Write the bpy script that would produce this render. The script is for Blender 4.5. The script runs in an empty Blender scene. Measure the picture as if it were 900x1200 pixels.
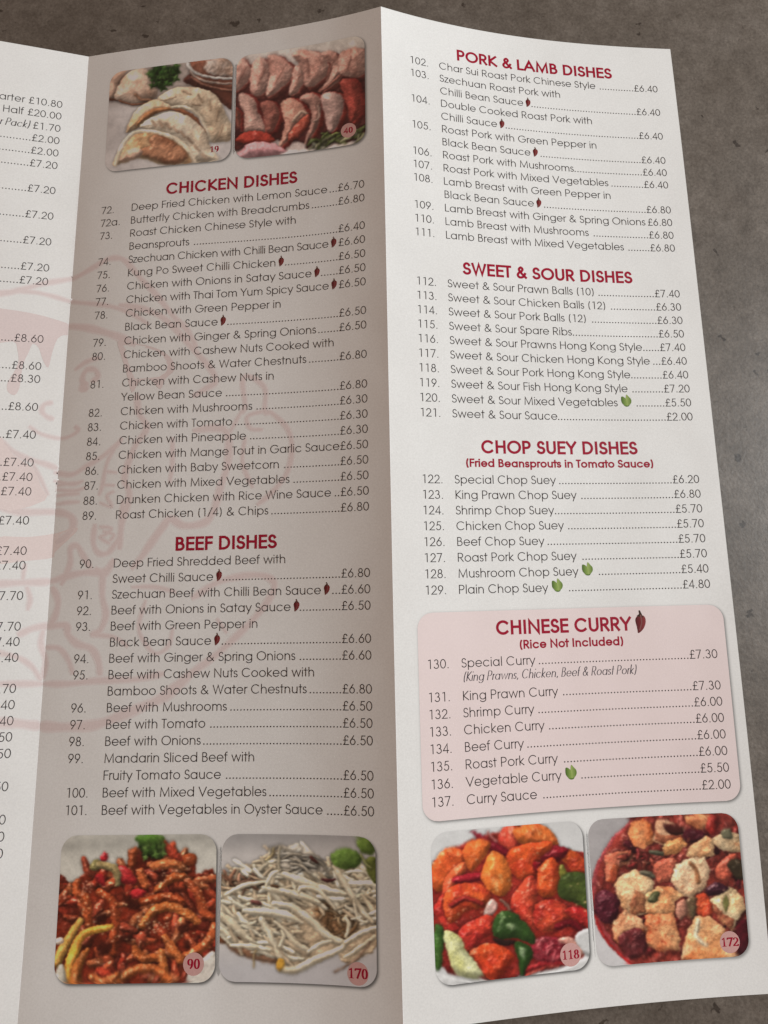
import bpy, math
import numpy as np
from math import comb
C = bpy.context.scene.collection
MM = 0.001

# ------------------------------------------------------------------ camera, world, lamps
scene = bpy.context.scene
scene.render.resolution_x, scene.render.resolution_y = 768, 1024
FOCAL = 687.279                                   # pixels on a 900 x 1200 picture
cam_d = bpy.data.cameras.new('camera')
cam_d.sensor_fit = 'VERTICAL'; cam_d.sensor_height = 36.0
cam_d.lens = FOCAL / 1200 * 36.0
cam_d.clip_start = 0.01; cam_d.clip_end = 50
cam = bpy.data.objects.new('camera', cam_d); C.objects.link(cam)
from mathutils import Matrix, Vector
CAM_LOC = np.array((-3.307, -41.295, 181.993))
CAM_ROT = np.array([[0.999965, -0.001293, -0.00832], [0.0, 0.988146, -0.153519], [0.00842, 0.153513, 0.988111]])
M4 = Matrix([list(CAM_ROT[i]) + [CAM_LOC[i] * MM] for i in range(3)] + [[0, 0, 0, 1]])
cam.matrix_world = M4
scene.camera = cam

world = bpy.data.worlds.new('World'); scene.world = world; world.use_nodes = True
bg = world.node_tree.nodes['Background']
bg.inputs[0].default_value = (1.0, 0.675, 0.50, 1); bg.inputs[1].default_value = 0.24

def lamp(name, loc, target, size, size_y, power, col):
    d = bpy.data.lights.new(name, 'AREA'); d.shape = 'RECTANGLE'; d.size = size; d.size_y = size_y
    d.energy = power; d.color = col
    o = bpy.data.objects.new(name, d); C.objects.link(o); o.location = loc
    o.rotation_euler = (Vector(target) - Vector(loc)).to_track_quat('-Z', 'Y').to_euler()
    return o
lamp('window_light', (1.40, 0.22, 0.49), (0, 0, 0), 0.5, 0.6, 35.5, (0.89, 0.96, 1.0))
lamp('room_light', (-0.7, 0.5, 1.2), (0, 0, 0), 0.9, 0.9, 1.0, (1.0, 0.72, 0.62))

scene.view_settings.view_transform = 'Standard'; scene.view_settings.look = 'None'
scene.view_settings.exposure = 0.0; scene.view_settings.gamma = 1.0
scene.view_settings.use_curve_mapping = False
scene.cycles.use_denoising = True

# ------------------------------------------------------------------ the folded sheet: four panels as smooth patches
W, H = 105.0, 305.0
CTRL = np.array([
   [[-209.48, 148.72, 21.08], [-208.89, 87.75, 19.26], [-208.16, 26.73, 18.28], [-207.22, -34.47, 18.08], [-206.23, -95.48, 18.03], [-205.29, -156.48, 17.75]],
   [[-175.06, 149.24, 14.82], [-174.47, 88.26, 13.0], [-173.61, 27.28, 12.65], [-172.59, -33.94, 12.91], [-171.61, -94.9, 13.01], [-170.64, -155.92, 12.87]],
   [[-140.68, 149.81, 8.04], [-139.99, 88.84, 6.63], [-139.15, 27.87, 6.98], [-138.16, -33.44, 7.42], [-137.01, -94.46, 7.34], [-135.99, -155.36, 7.75]],
   [[-106.55, 150.35, 0.26], [-105.51, 89.37, 0.5], [-104.65, 28.33, 1.21], [-103.88, -32.84, 1.17], [-102.54, -93.85, 0.45], [-101.41, -154.87, 2.33]],
   [[-72.03, 150.94, 5.92], [-71.55, 89.99, 9.15], [-70.34, 28.82, 7.93], [-68.95, -32.29, 4.8], [-67.62, -93.15, 2.95], [-66.51, -154.14, 4.62]],
   [[-36.95, 151.54, 8.0], [-35.85, 90.49, 6.5], [-34.77, 29.63, 5.0], [-34.01, -31.12, 3.2], [-32.71, -92.44, 1.9], [-31.55, -153.47, 1.9]],
   [[-2.95, 151.99, 17.45], [-1.75, 91.02, 15.75], [-0.44, 30.07, 14.31], [0.24, -30.74, 12.24], [1.74, -91.78, 10.69], [3.2, -152.74, 9.34]],
   [[30.45, 152.91, 6.73], [32.55, 91.9, 8.19], [33.69, 31.01, 7.63], [34.6, -29.99, 5.35], [36.16, -90.84, 4.29], [37.77, -151.81, 3.88]],
   [[65.66, 153.75, 2.77], [67.03, 92.77, 3.48], [68.41, 31.81, 2.79], [69.65, -29.01, 1.29], [71.18, -89.87, 0.31], [72.7, -150.87, -0.14]],
   [[100.59, 154.52, 0.99], [102.01, 93.57, 2.03], [103.37, 32.58, 1.12], [104.65, -28.15, 1.13], [106.18, -89.08, 2.01], [107.7, -149.94, -1.05]],
])
FAR = CTRL[3:7] + (CTRL[0] - CTRL[6])[None] * 1.0      # the fourth panel, left of the frame
FAR[3] = CTRL[0]
for i in range(4): FAR[i, :, 2] = CTRL[3 + i, :, 2] + (CTRL[0] - CTRL[6])[:, 2] * i / 3
PATCH = {-1: FAR, 0: CTRL[0:4], 1: CTRL[3:7], 2: CTRL[6:10]}

def bern(n, t):
    t = np.asarray(t, float)[..., None]; i = np.arange(n + 1)
    return np.array([comb(n, k) for k in i]) * t**i * (1 - t)**(n - i)
def dbern(n, t):
    b = bern(n - 1, t); z = np.zeros(b.shape[:-1] + (1,))
    return n * (np.concatenate([z, b], -1) - np.concatenate([b, z], -1))
def surf(p, u, v):
    return np.einsum('...i,...j,ijk->...k', bern(3, np.asarray(u) / W), bern(5, np.asarray(v) / H), PATCH[p])
def surf_n(p, u, v, off=0.0):
    """point of panel p at (u, v) mm, lifted off mm along the paper's normal"""
    u = np.asarray(u, float); v = np.asarray(v, float)
    P = surf(p, u, v)
    a = np.einsum('...i,...j,ijk->...k', dbern(3, u / W), bern(5, v / H), PATCH[p])
    b = np.einsum('...i,...j,ijk->...k', bern(3, u / W), dbern(5, v / H), PATCH[p])
    n = np.cross(b, a); n /= np.linalg.norm(n, axis=-1, keepdims=True)
    return P + n * 1.6 * np.asarray(off)[..., None]
def page_of(p, px, py):
    """page coordinates of a mark that was measured on the photograph"""
    px = np.atleast_1d(np.asarray(px, float)); py = np.atleast_1d(np.asarray(py, float))
    def pr(u, v):
        X = (surf(p, u, v) - CAM_LOC) @ CAM_ROT
        return 450 + FOCAL * X[:, 0] / -X[:, 2], 600 - FOCAL * X[:, 1] / -X[:, 2]
    u = np.full(px.shape, W / 2); v = H * py / 1200
    for _ in range(14):
        x0, y0 = pr(u, v); x1, y1 = pr(u + .01, v); x2, y2 = pr(u, v + .01)
        a, b, c, d = (x1 - x0) / .01, (x2 - x0) / .01, (y1 - y0) / .01, (y2 - y0) / .01
        ex, ey = px - x0, py - y0; det = a * d - b * c
        u = u + np.clip((d * ex - b * ey) / det, -40, 40); v = v + np.clip((a * ey - c * ex) / det, -40, 40)
    return u, v
def image_of(p, u, v):
    X = (surf(p, u, v) - CAM_LOC) @ CAM_ROT
    return 450 + FOCAL * X[..., 0] / -X[..., 2], 600 - FOCAL * X[..., 1] / -X[..., 2]

# ------------------------------------------------------------------ materials
def lin(c):
    c = np.asarray(c, float) / 255.0
    return np.where(c <= 0.04045, c / 12.92, ((c + 0.055) / 1.055)**2.4)
def nodes(m):
    m.use_nodes = True
    return m.node_tree.nodes, m.node_tree.links, m.node_tree.nodes['Principled BSDF']
PAPER = (0.80, 0.80, 0.775)
def paper_like(name, base=None, rough=0.38, attr=False, bump=0.02, vary=0.09):
    m = bpy.data.materials.new(name); N, L, B = nodes(m)
    tc = N.new('ShaderNodeTexCoord')
    fine = N.new('ShaderNodeTexNoise'); fine.inputs['Scale'].default_value = 2000; fine.inputs['Detail'].default_value = 3
    L.new(tc.outputs['Object'], fine.inputs['Vector'])
    broad = N.new('ShaderNodeTexNoise'); broad.inputs['Scale'].default_value = 60; broad.inputs['Detail'].default_value = 4
    L.new(tc.outputs['Object'], broad.inputs['Vector'])
    add = N.new('ShaderNodeMath'); add.operation = 'ADD'
    mb = N.new('ShaderNodeMath'); mb.operation = 'MULTIPLY'; mb.inputs[1].default_value = 0.35
    L.new(broad.outputs[0], mb.inputs[0]); L.new(fine.outputs[0], add.inputs[0]); L.new(mb.outputs[0], add.inputs[1])
    mr = N.new('ShaderNodeMapRange'); mr.inputs[1].default_value = 0.35; mr.inputs[2].default_value = 1.0
    mr.inputs[3].default_value = 1 - vary; mr.inputs[4].default_value = 1 + vary * .6
    L.new(add.outputs[0], mr.inputs[0])
    mul = N.new('ShaderNodeVectorMath'); mul.operation = 'SCALE'
    L.new(mr.outputs[0], mul.inputs['Scale'])
    if attr:
        at = N.new('ShaderNodeAttribute'); at.attribute_name = 'ink'; L.new(at.outputs['Color'], mul.inputs[0])
    else:
        mul.inputs[0].default_value = base
    L.new(mul.outputs[0], B.inputs['Base Color'])
    B.inputs['Roughness'].default_value = rough
    B.inputs['Specular IOR Level'].default_value = 0.28
    bm = N.new('ShaderNodeBump'); bm.inputs['Strength'].default_value = 0.25; bm.inputs['Distance'].default_value = bump * MM
    L.new(fine.outputs[0], bm.inputs['Height'])
    wave = N.new('ShaderNodeTexNoise'); wave.inputs['Scale'].default_value = 17; wave.inputs['Detail'].default_value = 2.5
    L.new(tc.outputs['Object'], wave.inputs['Vector'])
    b2 = N.new('ShaderNodeBump'); b2.inputs['Strength'].default_value = 1.0; b2.inputs['Distance'].default_value = 1.1 * MM
    L.new(wave.outputs[0], b2.inputs['Height']); L.new(bm.outputs[0], b2.inputs['Normal']); L.new(b2.outputs[0], B.inputs['Normal'])
    return m
MAT = dict(
    paper=paper_like('coated_paper', PAPER),
    ink=paper_like('black_ink', (0.020, 0.015, 0.017), vary=.25),
    grey=paper_like('grey_ink', (0.05, 0.045, 0.06), vary=.25),
    red=paper_like('crimson_ink', (0.345, 0.004, 0.028), vary=.12),
    badge=paper_like('badge_pink_ink', (0.62, 0.36, 0.33)),
    wash=paper_like('pale_pink_ink', (0.745, 0.645, 0.625), vary=.08),
    washed=paper_like('faint_pink_ink', (0.775, 0.705, 0.685), vary=.08),
    washed2=paper_like('fainter_pink_ink', (0.79, 0.755, 0.735), vary=.08),
    wash2=paper_like('warm_pink_ink', (0.795, 0.69, 0.66), vary=.08),
    box=paper_like('box_pink_ink', (0.80, 0.685, 0.665), vary=.04),
    picture=paper_like('printed_picture', attr=True, vary=.05),
)

def table_material():
    m = bpy.data.materials.new('worn_grey_brown_stone'); N, L, B = nodes(m)
    tc = N.new('ShaderNodeTexCoord')
    def noise(scale, det, rough=.55, dist=0.0):
        n = N.new('ShaderNodeTexNoise'); n.inputs['Scale'].default_value = scale; n.inputs['Detail'].default_value = det
        n.inputs['Roughness'].default_value = rough; n.inputs['Distortion'].default_value = dist
        L.new(tc.outputs['Object'], n.inputs['Vector']); return n.outputs[0]
    def ramp(sock, stops):
        r = N.new('ShaderNodeValToRGB'); L.new(sock, r.inputs[0])
        e = r.color_ramp.elements
        e[0].position, e[0].color = stops[0][0], (*stops[0][1], 1); e[1].position, e[1].color = stops[-1][0], (*stops[-1][1], 1)
        for p_, c_ in stops[1:-1]:
            k = e.new(p_); k.color = (*c_, 1)
        return r.outputs[0]
    def mul(a, b, f=1.0):
        x = N.new('ShaderNodeMix'); x.data_type = 'RGBA'; x.blend_type = 'MULTIPLY'; x.inputs[0].default_value = f
        L.new(a, x.inputs[6]); L.new(b, x.inputs[7]); return x.outputs[2]
    base = ramp(noise(34, 9, .68, .3), [(.30, (.112, .094, .076)), (.5, (.140, .119, .098)), (.70, (.178, .154, .130))])
    mid = ramp(noise(190, 7, .75), [(.32, (.74, .72, .70)), (.60, (1.1, 1.1, 1.1))])
    fine = ramp(noise(1100, 4, .7), [(.3, (.68, .67, .66)), (.7, (1.2, 1.2, 1.2))])
    col = mul(mul(base, mid), fine)
    # small dark pits and blots
    v = N.new('ShaderNodeTexVoronoi'); v.voronoi_dimensions = '2D'; v.inputs['Scale'].default_value = 95
    wob = N.new('ShaderNodeVectorMath'); wob.operation = 'ADD'
    nz = N.new('ShaderNodeTexNoise'); nz.inputs['Scale'].default_value = 400; nz.inputs['Detail'].default_value = 4
    L.new(tc.outputs['Object'], nz.inputs['Vector'])
    sc = N.new('ShaderNodeVectorMath'); sc.operation = 'SCALE'; sc.inputs['Scale'].default_value = 0.006
    L.new(nz.outputs['Color'], sc.inputs[0]); L.new(tc.outputs['Object'], wob.inputs[0]); L.new(sc.outputs[0], wob.inputs[1])
    L.new(wob.outputs[0], v.inputs['Vector'])
    sep = N.new('ShaderNodeSeparateColor'); L.new(v.outputs['Color'], sep.inputs[0])
    rad = N.new('ShaderNodeMapRange'); rad.inputs[1].default_value = .70; rad.inputs[2].default_value = 1.0
    rad.inputs[3].default_value = 0.0; rad.inputs[4].default_value = .10; L.new(sep.outputs[0], rad.inputs[0])
    d = N.new('ShaderNodeMath'); d.operation = 'SUBTRACT'; L.new(v.outputs['Distance'], d.inputs[0]); L.new(rad.outputs[0], d.inputs[1])
    spot = ramp(d.outputs[0], [(.0, (.36, .33, .31)), (.04, (1, 1, 1))])
    col = mul(col, spot)
    L.new(col, B.inputs['Base Color'])
    rr = N.new('ShaderNodeMapRange'); rr.inputs[3].default_value = .42; rr.inputs[4].default_value = .62
    L.new(noise(60, 4), rr.inputs[0]); L.new(rr.outputs[0], B.inputs['Roughness'])
    B.inputs['Specular IOR Level'].default_value = .4
    bm = N.new('ShaderNodeBump'); bm.inputs['Strength'].default_value = .35; bm.inputs['Distance'].default_value = .22 * MM
    L.new(noise(700, 5, .65), bm.inputs['Height']); L.new(bm.outputs[0], B.inputs['Normal'])
    return m

# ------------------------------------------------------------------ mesh helpers
def link_mesh(name, verts, faces, mat, parent=None, cols=None, smooth=True):
    me = bpy.data.meshes.new(name)
    verts = np.asarray(verts, np.float32); faces = np.asarray(faces, np.int32)
    n, k = faces.shape
    me.vertices.add(len(verts)); me.vertices.foreach_set('co', (verts * MM).ravel())
    me.loops.add(n * k); me.loops.foreach_set('vertex_index', faces.ravel())
    me.polygons.add(n); me.polygons.foreach_set('loop_start', np.arange(0, n * k, k, dtype=np.int32))
    if cols is not None:
        at = me.color_attributes.new('ink', 'FLOAT_COLOR', 'POINT')
        at.data.foreach_set('color', np.concatenate([cols, np.ones((len(cols), 1))], 1).astype(np.float32).ravel())
    me.update(calc_edges=True); me.validate()
    if smooth: me.polygons.foreach_set('use_smooth', np.ones(len(me.polygons), bool))
    me.materials.append(mat)
    o = bpy.data.objects.new(name, me); C.objects.link(o); o.parent = parent
    return o

def grid_faces(nu, nv, base=0, flip=False):
    i, j = np.meshgrid(np.arange(nu - 1), np.arange(nv - 1), indexing='ij')
    a = (i * nv + j).ravel() + base
    f = np.stack([a, a + 1, a + nv + 1, a + nv], 1)          # u right, v down: faces the reader
    return f[:, ::-1] if flip else f

# table: a real slab
def table():
    TZ = TABLE_Z; T = 30.0; x0, x1, y0, y1 = -900, 900, -600, 600
    vs, fs = [], []
    nx, ny = 2, 2
    pts = [(x0, y0), (x1, y0), (x1, y1), (x0, y1)]; ins = 2.0
    for z, d in ((TZ - T, 0), (TZ - ins, 0), (TZ, ins)):
        for x, y in pts:
            vs.append((x - d * np.sign(x), y - d * np.sign(y), z))
    for k in (0, 4):
        for i in range(4):
            j = (i + 1) % 4; fs.append((k + i, k + j, k + j + 4, k + i + 4))
    fs.append((8, 9, 10, 11)); fs.append((3, 2, 1, 0))
    o = link_mesh('table_top', vs, fs, table_material(), smooth=False)
    o['kind'] = 'structure'; o['label'] = 'grey-brown stone table top with small dark pits'
    return o
zmin = min(surf(p, *np.meshgrid(np.linspace(0, W, 40), np.linspace(0, H, 90)))[..., 2].min() for p in (-1, 0, 1, 2))
TABLE_Z = zmin - 0.16
print('table z', TABLE_Z)
table()

# the leaflet itself
menu = bpy.data.objects.new('takeaway_menu', None); C.objects.link(menu)
menu.location = (0, 0, 0)
menu['label'] = 'white zigzag-folded takeaway menu with red headings, prices and food pictures on the stone table'
menu['category'] = 'menu'

THICK = 0.08
def make_panel(p, label):
    nu, nv = 150, 190
    U, V = np.meshgrid(np.linspace(0, W, nu), np.linspace(0, H, nv), indexing='ij')
    top = surf_n(p, U, V, 0 * U).reshape(-1, 3); bot = surf_n(p, U, V, 0 * U - THICK).reshape(-1, 3)
    # panels meet on the fold without crossing
    vs = np.concatenate([top, bot]); n = nu * nv
    fs = [grid_faces(nu, nv), grid_faces(nu, nv, n, True)]
    idx = np.arange(n).reshape(nu, nv)
    loop = np.concatenate([idx[:, 0], idx[-1, 1:], idx[-2::-1, -1], idx[0, -2:0:-1]])
    nx = np.roll(loop, -1)
    m = len(loop); vs = np.concatenate([vs, top[loop], bot[loop]]); i = np.arange(m); j = (i + 1) % m
    fs.append(np.stack([i, j, j + m, i + m], 1) + 2 * n)
    o = link_mesh('panel', vs, np.concatenate(fs), MAT['paper'], menu)
    o['label'] = label
    return o
PANEL = {
    0: make_panel(0, 'brightly lit panel at the photo left, showing only a column of prices'),
    1: make_panel(1, 'shaded panel with chicken and beef dishes between two folds'),
    2: make_panel(2, 'bright panel with pork, sweet and sour, chop suey and curry lists'),
    -1: make_panel(-1, 'blank outer panel beyond the left edge of the photo'),
}

def crease(p, u_edge, sgn, seed, lift):
    g = np.random.default_rng(seed); n = 240; v = np.linspace(.3, H - .3, n)
    w = .10 + .16 * np.convolve(g.random(n + 8), np.ones(9) / 9, 'valid')**1.5
    V = np.empty((2 * n, 2)); V[0::2, 0] = u_edge + sgn * .01; V[1::2, 0] = u_edge + sgn * w; V[0::2, 1] = V[1::2, 1] = v
    i = np.arange(n - 1); F = np.stack([2 * i, 2 * i + 2, 2 * i + 3, 2 * i + 1], 1)
    if sgn < 0: F = F[:, ::-1]
    link_mesh('fold_crease', surf_n(p, V[:, 0], V[:, 1], np.full(2 * n, lift)), F, MAT['crease'], PANEL[p])
MAT['crease'] = paper_like('rubbed_paper', (.88, .88, .87), rough=.7)
crease(2, 0.0, 1, 3, .003); crease(1, W, -1, 4, .003); crease(0, W, -1, 5, .003)

# ------------------------------------------------------------------ a geometric monoline alphabet, drawn stroke by stroke
ADV = dict(zip(' &()./,-', [277, 757, 369, 369, 277, 437, 277, 332]))
for c in '0123456789£': ADV[c] = 554
ADV.update(dict(A=740,B=574,C=813,D=744,E=536,F=485,G=872,H=683,I=226,J=482,K=591,L=462,M=919,N=740,O=869,P=592,Q=871,R=607,S=498,T=426,U=655,V=702,W=960,X=609,Y=592,Z=480,
    a=683,b=682,c=647,d=685,e=650,f=314,g=673,h=610,i=200,j=203,k=502,l=200,m=938,n=610,o=655,p=682,q=682,r=301,s=388,t=339,u=608,v=554,w=831,x=480,y=536,z=425))
BOLD = dict(ADV); BOLD.update(dict(A=740,B=580,C=780,D=700,E=520,F=480,G=840,H=680,I=280,J=480,K=620,L=440,M=900,N=740,O=840,P=560,Q=840,R=580,S=520,T=420,U=640,V=700,W=900,X=680,Y=620,Z=500,
    a=660,b=660,c=640,d=660,e=640,f=280,g=660,h=600,i=240,j=260,k=580,l=240,m=940,n=600,o=640,p=660,q=660,r=320,s=440,t=300,u=600,v=560,w=800,x=560,y=580,z=460))
BOLD['&'] = 680; BOLD[' '] = 280
def arc(cx, cy, rx, ry, a0, a1, n=None):
    n = n or max(4, int(abs(a1 - a0) / 14) + 1)
    t = np.radians(np.linspace(a0, a1, n))
    return [(cx + rx * math.cos(x), cy + ry * math.sin(x)) for x in t]
def spline(pts, n=7, closed=False):
    P = np.array(pts, float); out = []
    m = len(P); rng = range(m if closed else m - 1)
    for i in rng:
        if closed: p0, p1, p2, p3 = P[i - 1], P[i], P[(i + 1) % m], P[(i + 2) % m]
        else: p0, p1, p2, p3 = P[max(i - 1, 0)], P[i], P[i + 1], P[min(i + 2, m - 1)]
        for t in np.linspace(0, 1, n, endpoint=False):
            out.append(.5 * ((2 * p1) + (p2 - p0) * t + (2 * p0 - 5 * p1 + 4 * p2 - p3) * t * t + (3 * p1 - p0 - 3 * p2 + p3) * t**3))
    if not closed: out.append(P[-1])
    return [tuple(q) for q in out]
def ell(cx, cy, rx, ry): return ('o', arc(cx, cy, rx, ry, 90, 450, 26)[:-1])
G = {  # glyph: strokes; x in em, y 0..1 of cap height (capitals, digits) or of x-height (lower case)
 'A': [[(.03,0),(.37,1),(.71,0)], [(.15,.33),(.59,.33)]],
 'B': [[(.09,0),(.09,1),(.26,1)] + arc(.26,.77,.17,.23,90,-90) + [(.09,.54)], [(.09,.54),(.29,.54)] + arc(.29,.27,.21,.27,90,-90) + [(.09,0)]],
 'C': [arc(.43,.5,.37,.5,45,315)],
 'D': [('o', [(.09,0),(.09,1),(.30,1)] + arc(.30,.5,.37,.5,88,-88) + [(.30,0)])],
 'E': [[(.48,1),(.09,1),(.09,0),(.48,0)], [(.09,.53),(.46,.53)]],
 'F': [[(.44,1),(.09,1),(.09,0)], [(.09,.53),(.42,.53)]],
 'G': [arc(.44,.5,.38,.5,42,360) + [(.50,.5)]],
 'H': [[(.09,0),(.09,1)], [(.59,0),(.59,1)], [(.09,.53),(.59,.53)]],
 'I': [[(.113,0),(.113,1)]],
 'J': [[(.39,1),(.39,.25)] + arc(.215,.25,.175,.25,0,-170)],
 'K': [[(.09,0),(.09,1)], [(.51,1),(.11,.47),(.55,0)]],
 'L': [[(.08,1),(.08,0),(.42,0)]],
 'M': [[(.09,0),(.13,1),(.46,.04),(.79,1),(.83,0)]],
 'N': [[(.09,0),(.09,1),(.65,0),(.65,1)]],
 'O': [ell(.435,.5,.385,.5)],
 'P': [[(.09,0),(.09,1),(.30,1)] + arc(.30,.725,.22,.275,90,-90) + [(.09,.45)]],
 'Q': [ell(.435,.5,.385,.5), [(.52,.28),(.80,-.03)]],
 'R': [[(.09,0),(.09,1),(.30,1)] + arc(.30,.73,.21,.27,90,-90) + [(.09,.46)], [(.28,.46),(.54,0)]],
 'S': [arc(.25,.745,.165,.255,25,270) + arc(.25,.245,.20,.245,88,-155)],
 'T': [[(.02,1),(.406,1)], [(.213,1),(.213,0)]],
 'U': [[(.085,1),(.085,.34)] + arc(.3275,.34,.2425,.34,180,360) + [(.57,1)]],
 'V': [[(.03,1),(.351,0),(.672,1)]], 'W': [[(.03,1),(.26,0),(.48,1),(.70,0),(.93,1)]],
 'X': [[(.04,1),(.56,0)], [(.56,1),(.04,0)]], 'Y': [[(.03,1),(.296,.45),(.562,1)], [(.296,.45),(.296,0)]],
 'Z': [[(.04,1),(.43,1),(.03,0),(.44,0)]],
 'a': [ell(.325,.5,.26,.5), [(.585,0),(.585,1)]],
 'b': [[(.095,0),(.095,1.45)], ell(.355,.5,.26,.5)],
 'c': [arc(.34,.5,.275,.5,42,318)],
 'd': [ell(.325,.5,.26,.5), [(.585,0),(.585,1.45)]],
 'e': [[(.07,.5),(.585,.5)] + arc(.325,.5,.265,.5,8,322)],
 'f': [[(.12,0),(.12,1.18)] + arc(.23,1.18,.11,.27,170,95) + [(.27,1.45)], [(.03,1),(.25,1)]],
 'g': [ell(.325,.5,.26,.5), [(.585,1),(.585,-.08)] + arc(.33,-.08,.255,.36,-8,-150)],
 'h': [[(.09,0),(.09,1.45)], [(.09,.5)] + arc(.30,.55,.21,.45,172,0) + [(.51,0)]],
 'i': [[(.1,0),(.1,1)], ('d', (.1,1.36))],
 'j': [[(.1,-.45),(.1,1)], ('d', (.1,1.36))],
 'k': [[(.09,0),(.09,1.45)], [(.42,1),(.12,.46),(.45,0)]],
 'l': [[(.1,0),(.1,1.45)]],
 'm': [[(.09,0),(.09,1)], [(.09,.5)] + arc(.28,.58,.19,.42,172,0) + [(.47,0)], [(.47,.5)] + arc(.66,.58,.19,.42,172,0) + [(.85,0)]],
 'n': [[(.09,0),(.09,1)], [(.09,.5)] + arc(.30,.55,.21,.45,172,0) + [(.51,0)]],
 'o': [ell(.3275,.5,.265,.5)],
 'p': [[(.095,-.45),(.095,1)], ell(.355,.5,.26,.5)],
 'q': [[(.585,-.45),(.585,1)], ell(.325,.5,.26,.5)],
 'r': [[(.09,0),(.09,1)], [(.09,.5)] + arc(.25,.6,.16,.4,172,75)],
 's': [arc(.19,.745,.125,.255,30,270) + arc(.19,.245,.145,.245,88,-150)],
 't': [[(.165,0),(.165,1.36)], [(.04,1),(.30,1)]],
 'u': [[(.09,1),(.09,.42)] + arc(.30,.42,.21,.42,180,360) + [(.51,.5)], [(.51,0),(.51,1)]],
 'v': [[(.03,1),(.277,0),(.524,1)]], 'w': [[(.03,1),(.22,0),(.415,1),(.61,0),(.80,1)]],
 'x': [[(.04,1),(.44,0)], [(.44,1),(.04,0)]], 'y': [[(.03,1),(.275,.02)], [(.505,1),(.18,-.45)]],
 'z': [[(.04,1),(.38,1),(.03,0),(.39,0)]],
 '0': [ell(.277,.5,.225,.5)],
 '1': [[(.17,.94),(.33,1),(.33,0)]],
 '2': [arc(.277,.70,.195,.30,165,-38) + [(.06,0),(.50,0)]],
 '3': [arc(.26,.755,.16,.245,150,-82), arc(.26,.27,.205,.27,82,-155)],
 '4': [[(.40,0),(.40,1),(.05,.25),(.51,.25)]],
 '5': [[(.46,1),(.20,1),(.135,.55)] + arc(.27,.32,.205,.32,122,-150)],
 '6': [[(.37,1),(.11,.46)], ell(.277,.31,.205,.31)],
 '7': [[(.06,1),(.48,1),(.19,0)]],
 '8': [ell(.277,.765,.155,.235), ell(.277,.265,.205,.265)],
 '9': [[(.18,0),(.445,.54)], ell(.277,.69,.205,.31)],
 '£': [arc(.33,.76,.14,.24,15,180) + [(.20,.45)] + arc(.07,.40,.13,.38,0,-70), [(.07,0),(.50,0)], [(.08,.50),(.40,.50)]],
 '&': [spline([(.69,0),(.43,.33),(.22,.66),(.20,.85),(.33,1),(.46,.85),(.40,.66),(.16,.44),(.08,.22),(.18,.03),(.34,0),(.52,.12),(.64,.38)], 5)],
 '(': [arc(.42,.42,.27,.75,128,232)], ')': [arc(-.05,.42,.27,.75,52,-52)],
 '.': [('d', (.138,.02))], ',': [[(.16,.05),(.11,-.16)]], '/': [[(.03,-.10),(.40,1.05)]], '-': [[(.06,.45),(.27,.45)]],
}
SERIF = {  # strokes for the bold serif numerals: the pen is broad on verticals, thin on horizontals
 '0': [ell(.25,.5,.16,.5)], '1': [[(.12,.84),(.27,.97),(.27,0)], [(.12,0),(.42,0)]],
 '2': [arc(.25,.72,.17,.27,165,-40) + [(.06,.02)], [(.07,.03),(.44,.03),(.46,.16)]],
 '4': [[(.33,0),(.33,1),(.04,.28),(.46,.28)], [(.22,0),(.44,0)]], '7': [[(.06,.82),(.08,.97),(.45,.97),(.20,0)]],
 '8': [ell(.25,.75,.12,.24), ell(.25,.25,.16,.25)], '9': [ell(.25,.68,.15,.31), arc(.20,.60,.21,.60,10,-75)],
}
CAP, XH, ASC, DSC = .75, .55, .775, -.205
def ribbon(pts, hw, closed=False, square=True, pen=None):
    P = np.array(pts, float)
    keep = [0] + [i for i in range(1, len(P)) if np.hypot(*(P[i] - P[i - 1])) > 1e-5]; P = P[keep]
    if closed: prev, nxt = P - np.roll(P, 1, 0), np.roll(P, -1, 0) - P
    else:
        if square:
            d0 = P[0] - P[1]; d1 = P[-1] - P[-2]
            P[0] += d0 / np.hypot(*d0) * square; P[-1] += d1 / np.hypot(*d1) * square
        d = np.diff(P, axis=0); prev = np.vstack([d[:1], d]); nxt = np.vstack([d, d[-1:]])
    a = prev / np.hypot(*prev.T)[:, None]; b = nxt / np.hypot(*nxt.T)[:, None]
    t = a + b; L = np.hypot(*t.T); t[L < 1e-6] = a[L < 1e-6]; L = np.hypot(*t.T); t /= L[:, None]
    n = np.stack([-t[:, 1], t[:, 0]], 1)
    cosm = np.clip((n * np.stack([-a[:, 1], a[:, 0]], 1)).sum(1), .42, 1)
    w = np.full(len(P), hw, float) if np.isscalar(hw) else np.array(hw, float)
    if pen: w = pen[0] + (pen[1] - pen[0]) * np.abs(t[:, 1])**1.3
    off = n * (w / cosm)[:, None]
    V = np.empty((2 * len(P), 2)); V[0::2] = P + off; V[1::2] = P - off
    m = len(P); i = np.arange(m if closed else m - 1); j = (i + 1) % m
    F = np.stack([2 * i, 2 * i + 1, 2 * j + 1, 2 * j], 1)
    return V, F
def disc(cx, cy, r, n=12):
    t = np.linspace(0, 2 * math.pi, n, endpoint=False)
    V = np.concatenate([[(cx, cy)], np.stack([cx + r * np.cos(t), cy + r * np.sin(t)], 1)])
    i = np.arange(n); F = np.stack([0 * i, 1 + i, 1 + i, 1 + (i + 1) % n], 1)
    # quads from pairs of triangles
    F = np.array([(0, 1 + k, 1 + (k + 1) % n, 1 + (k + 2) % n) for k in range(0, n, 2)])
    return V, F
_cache = {}
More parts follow.
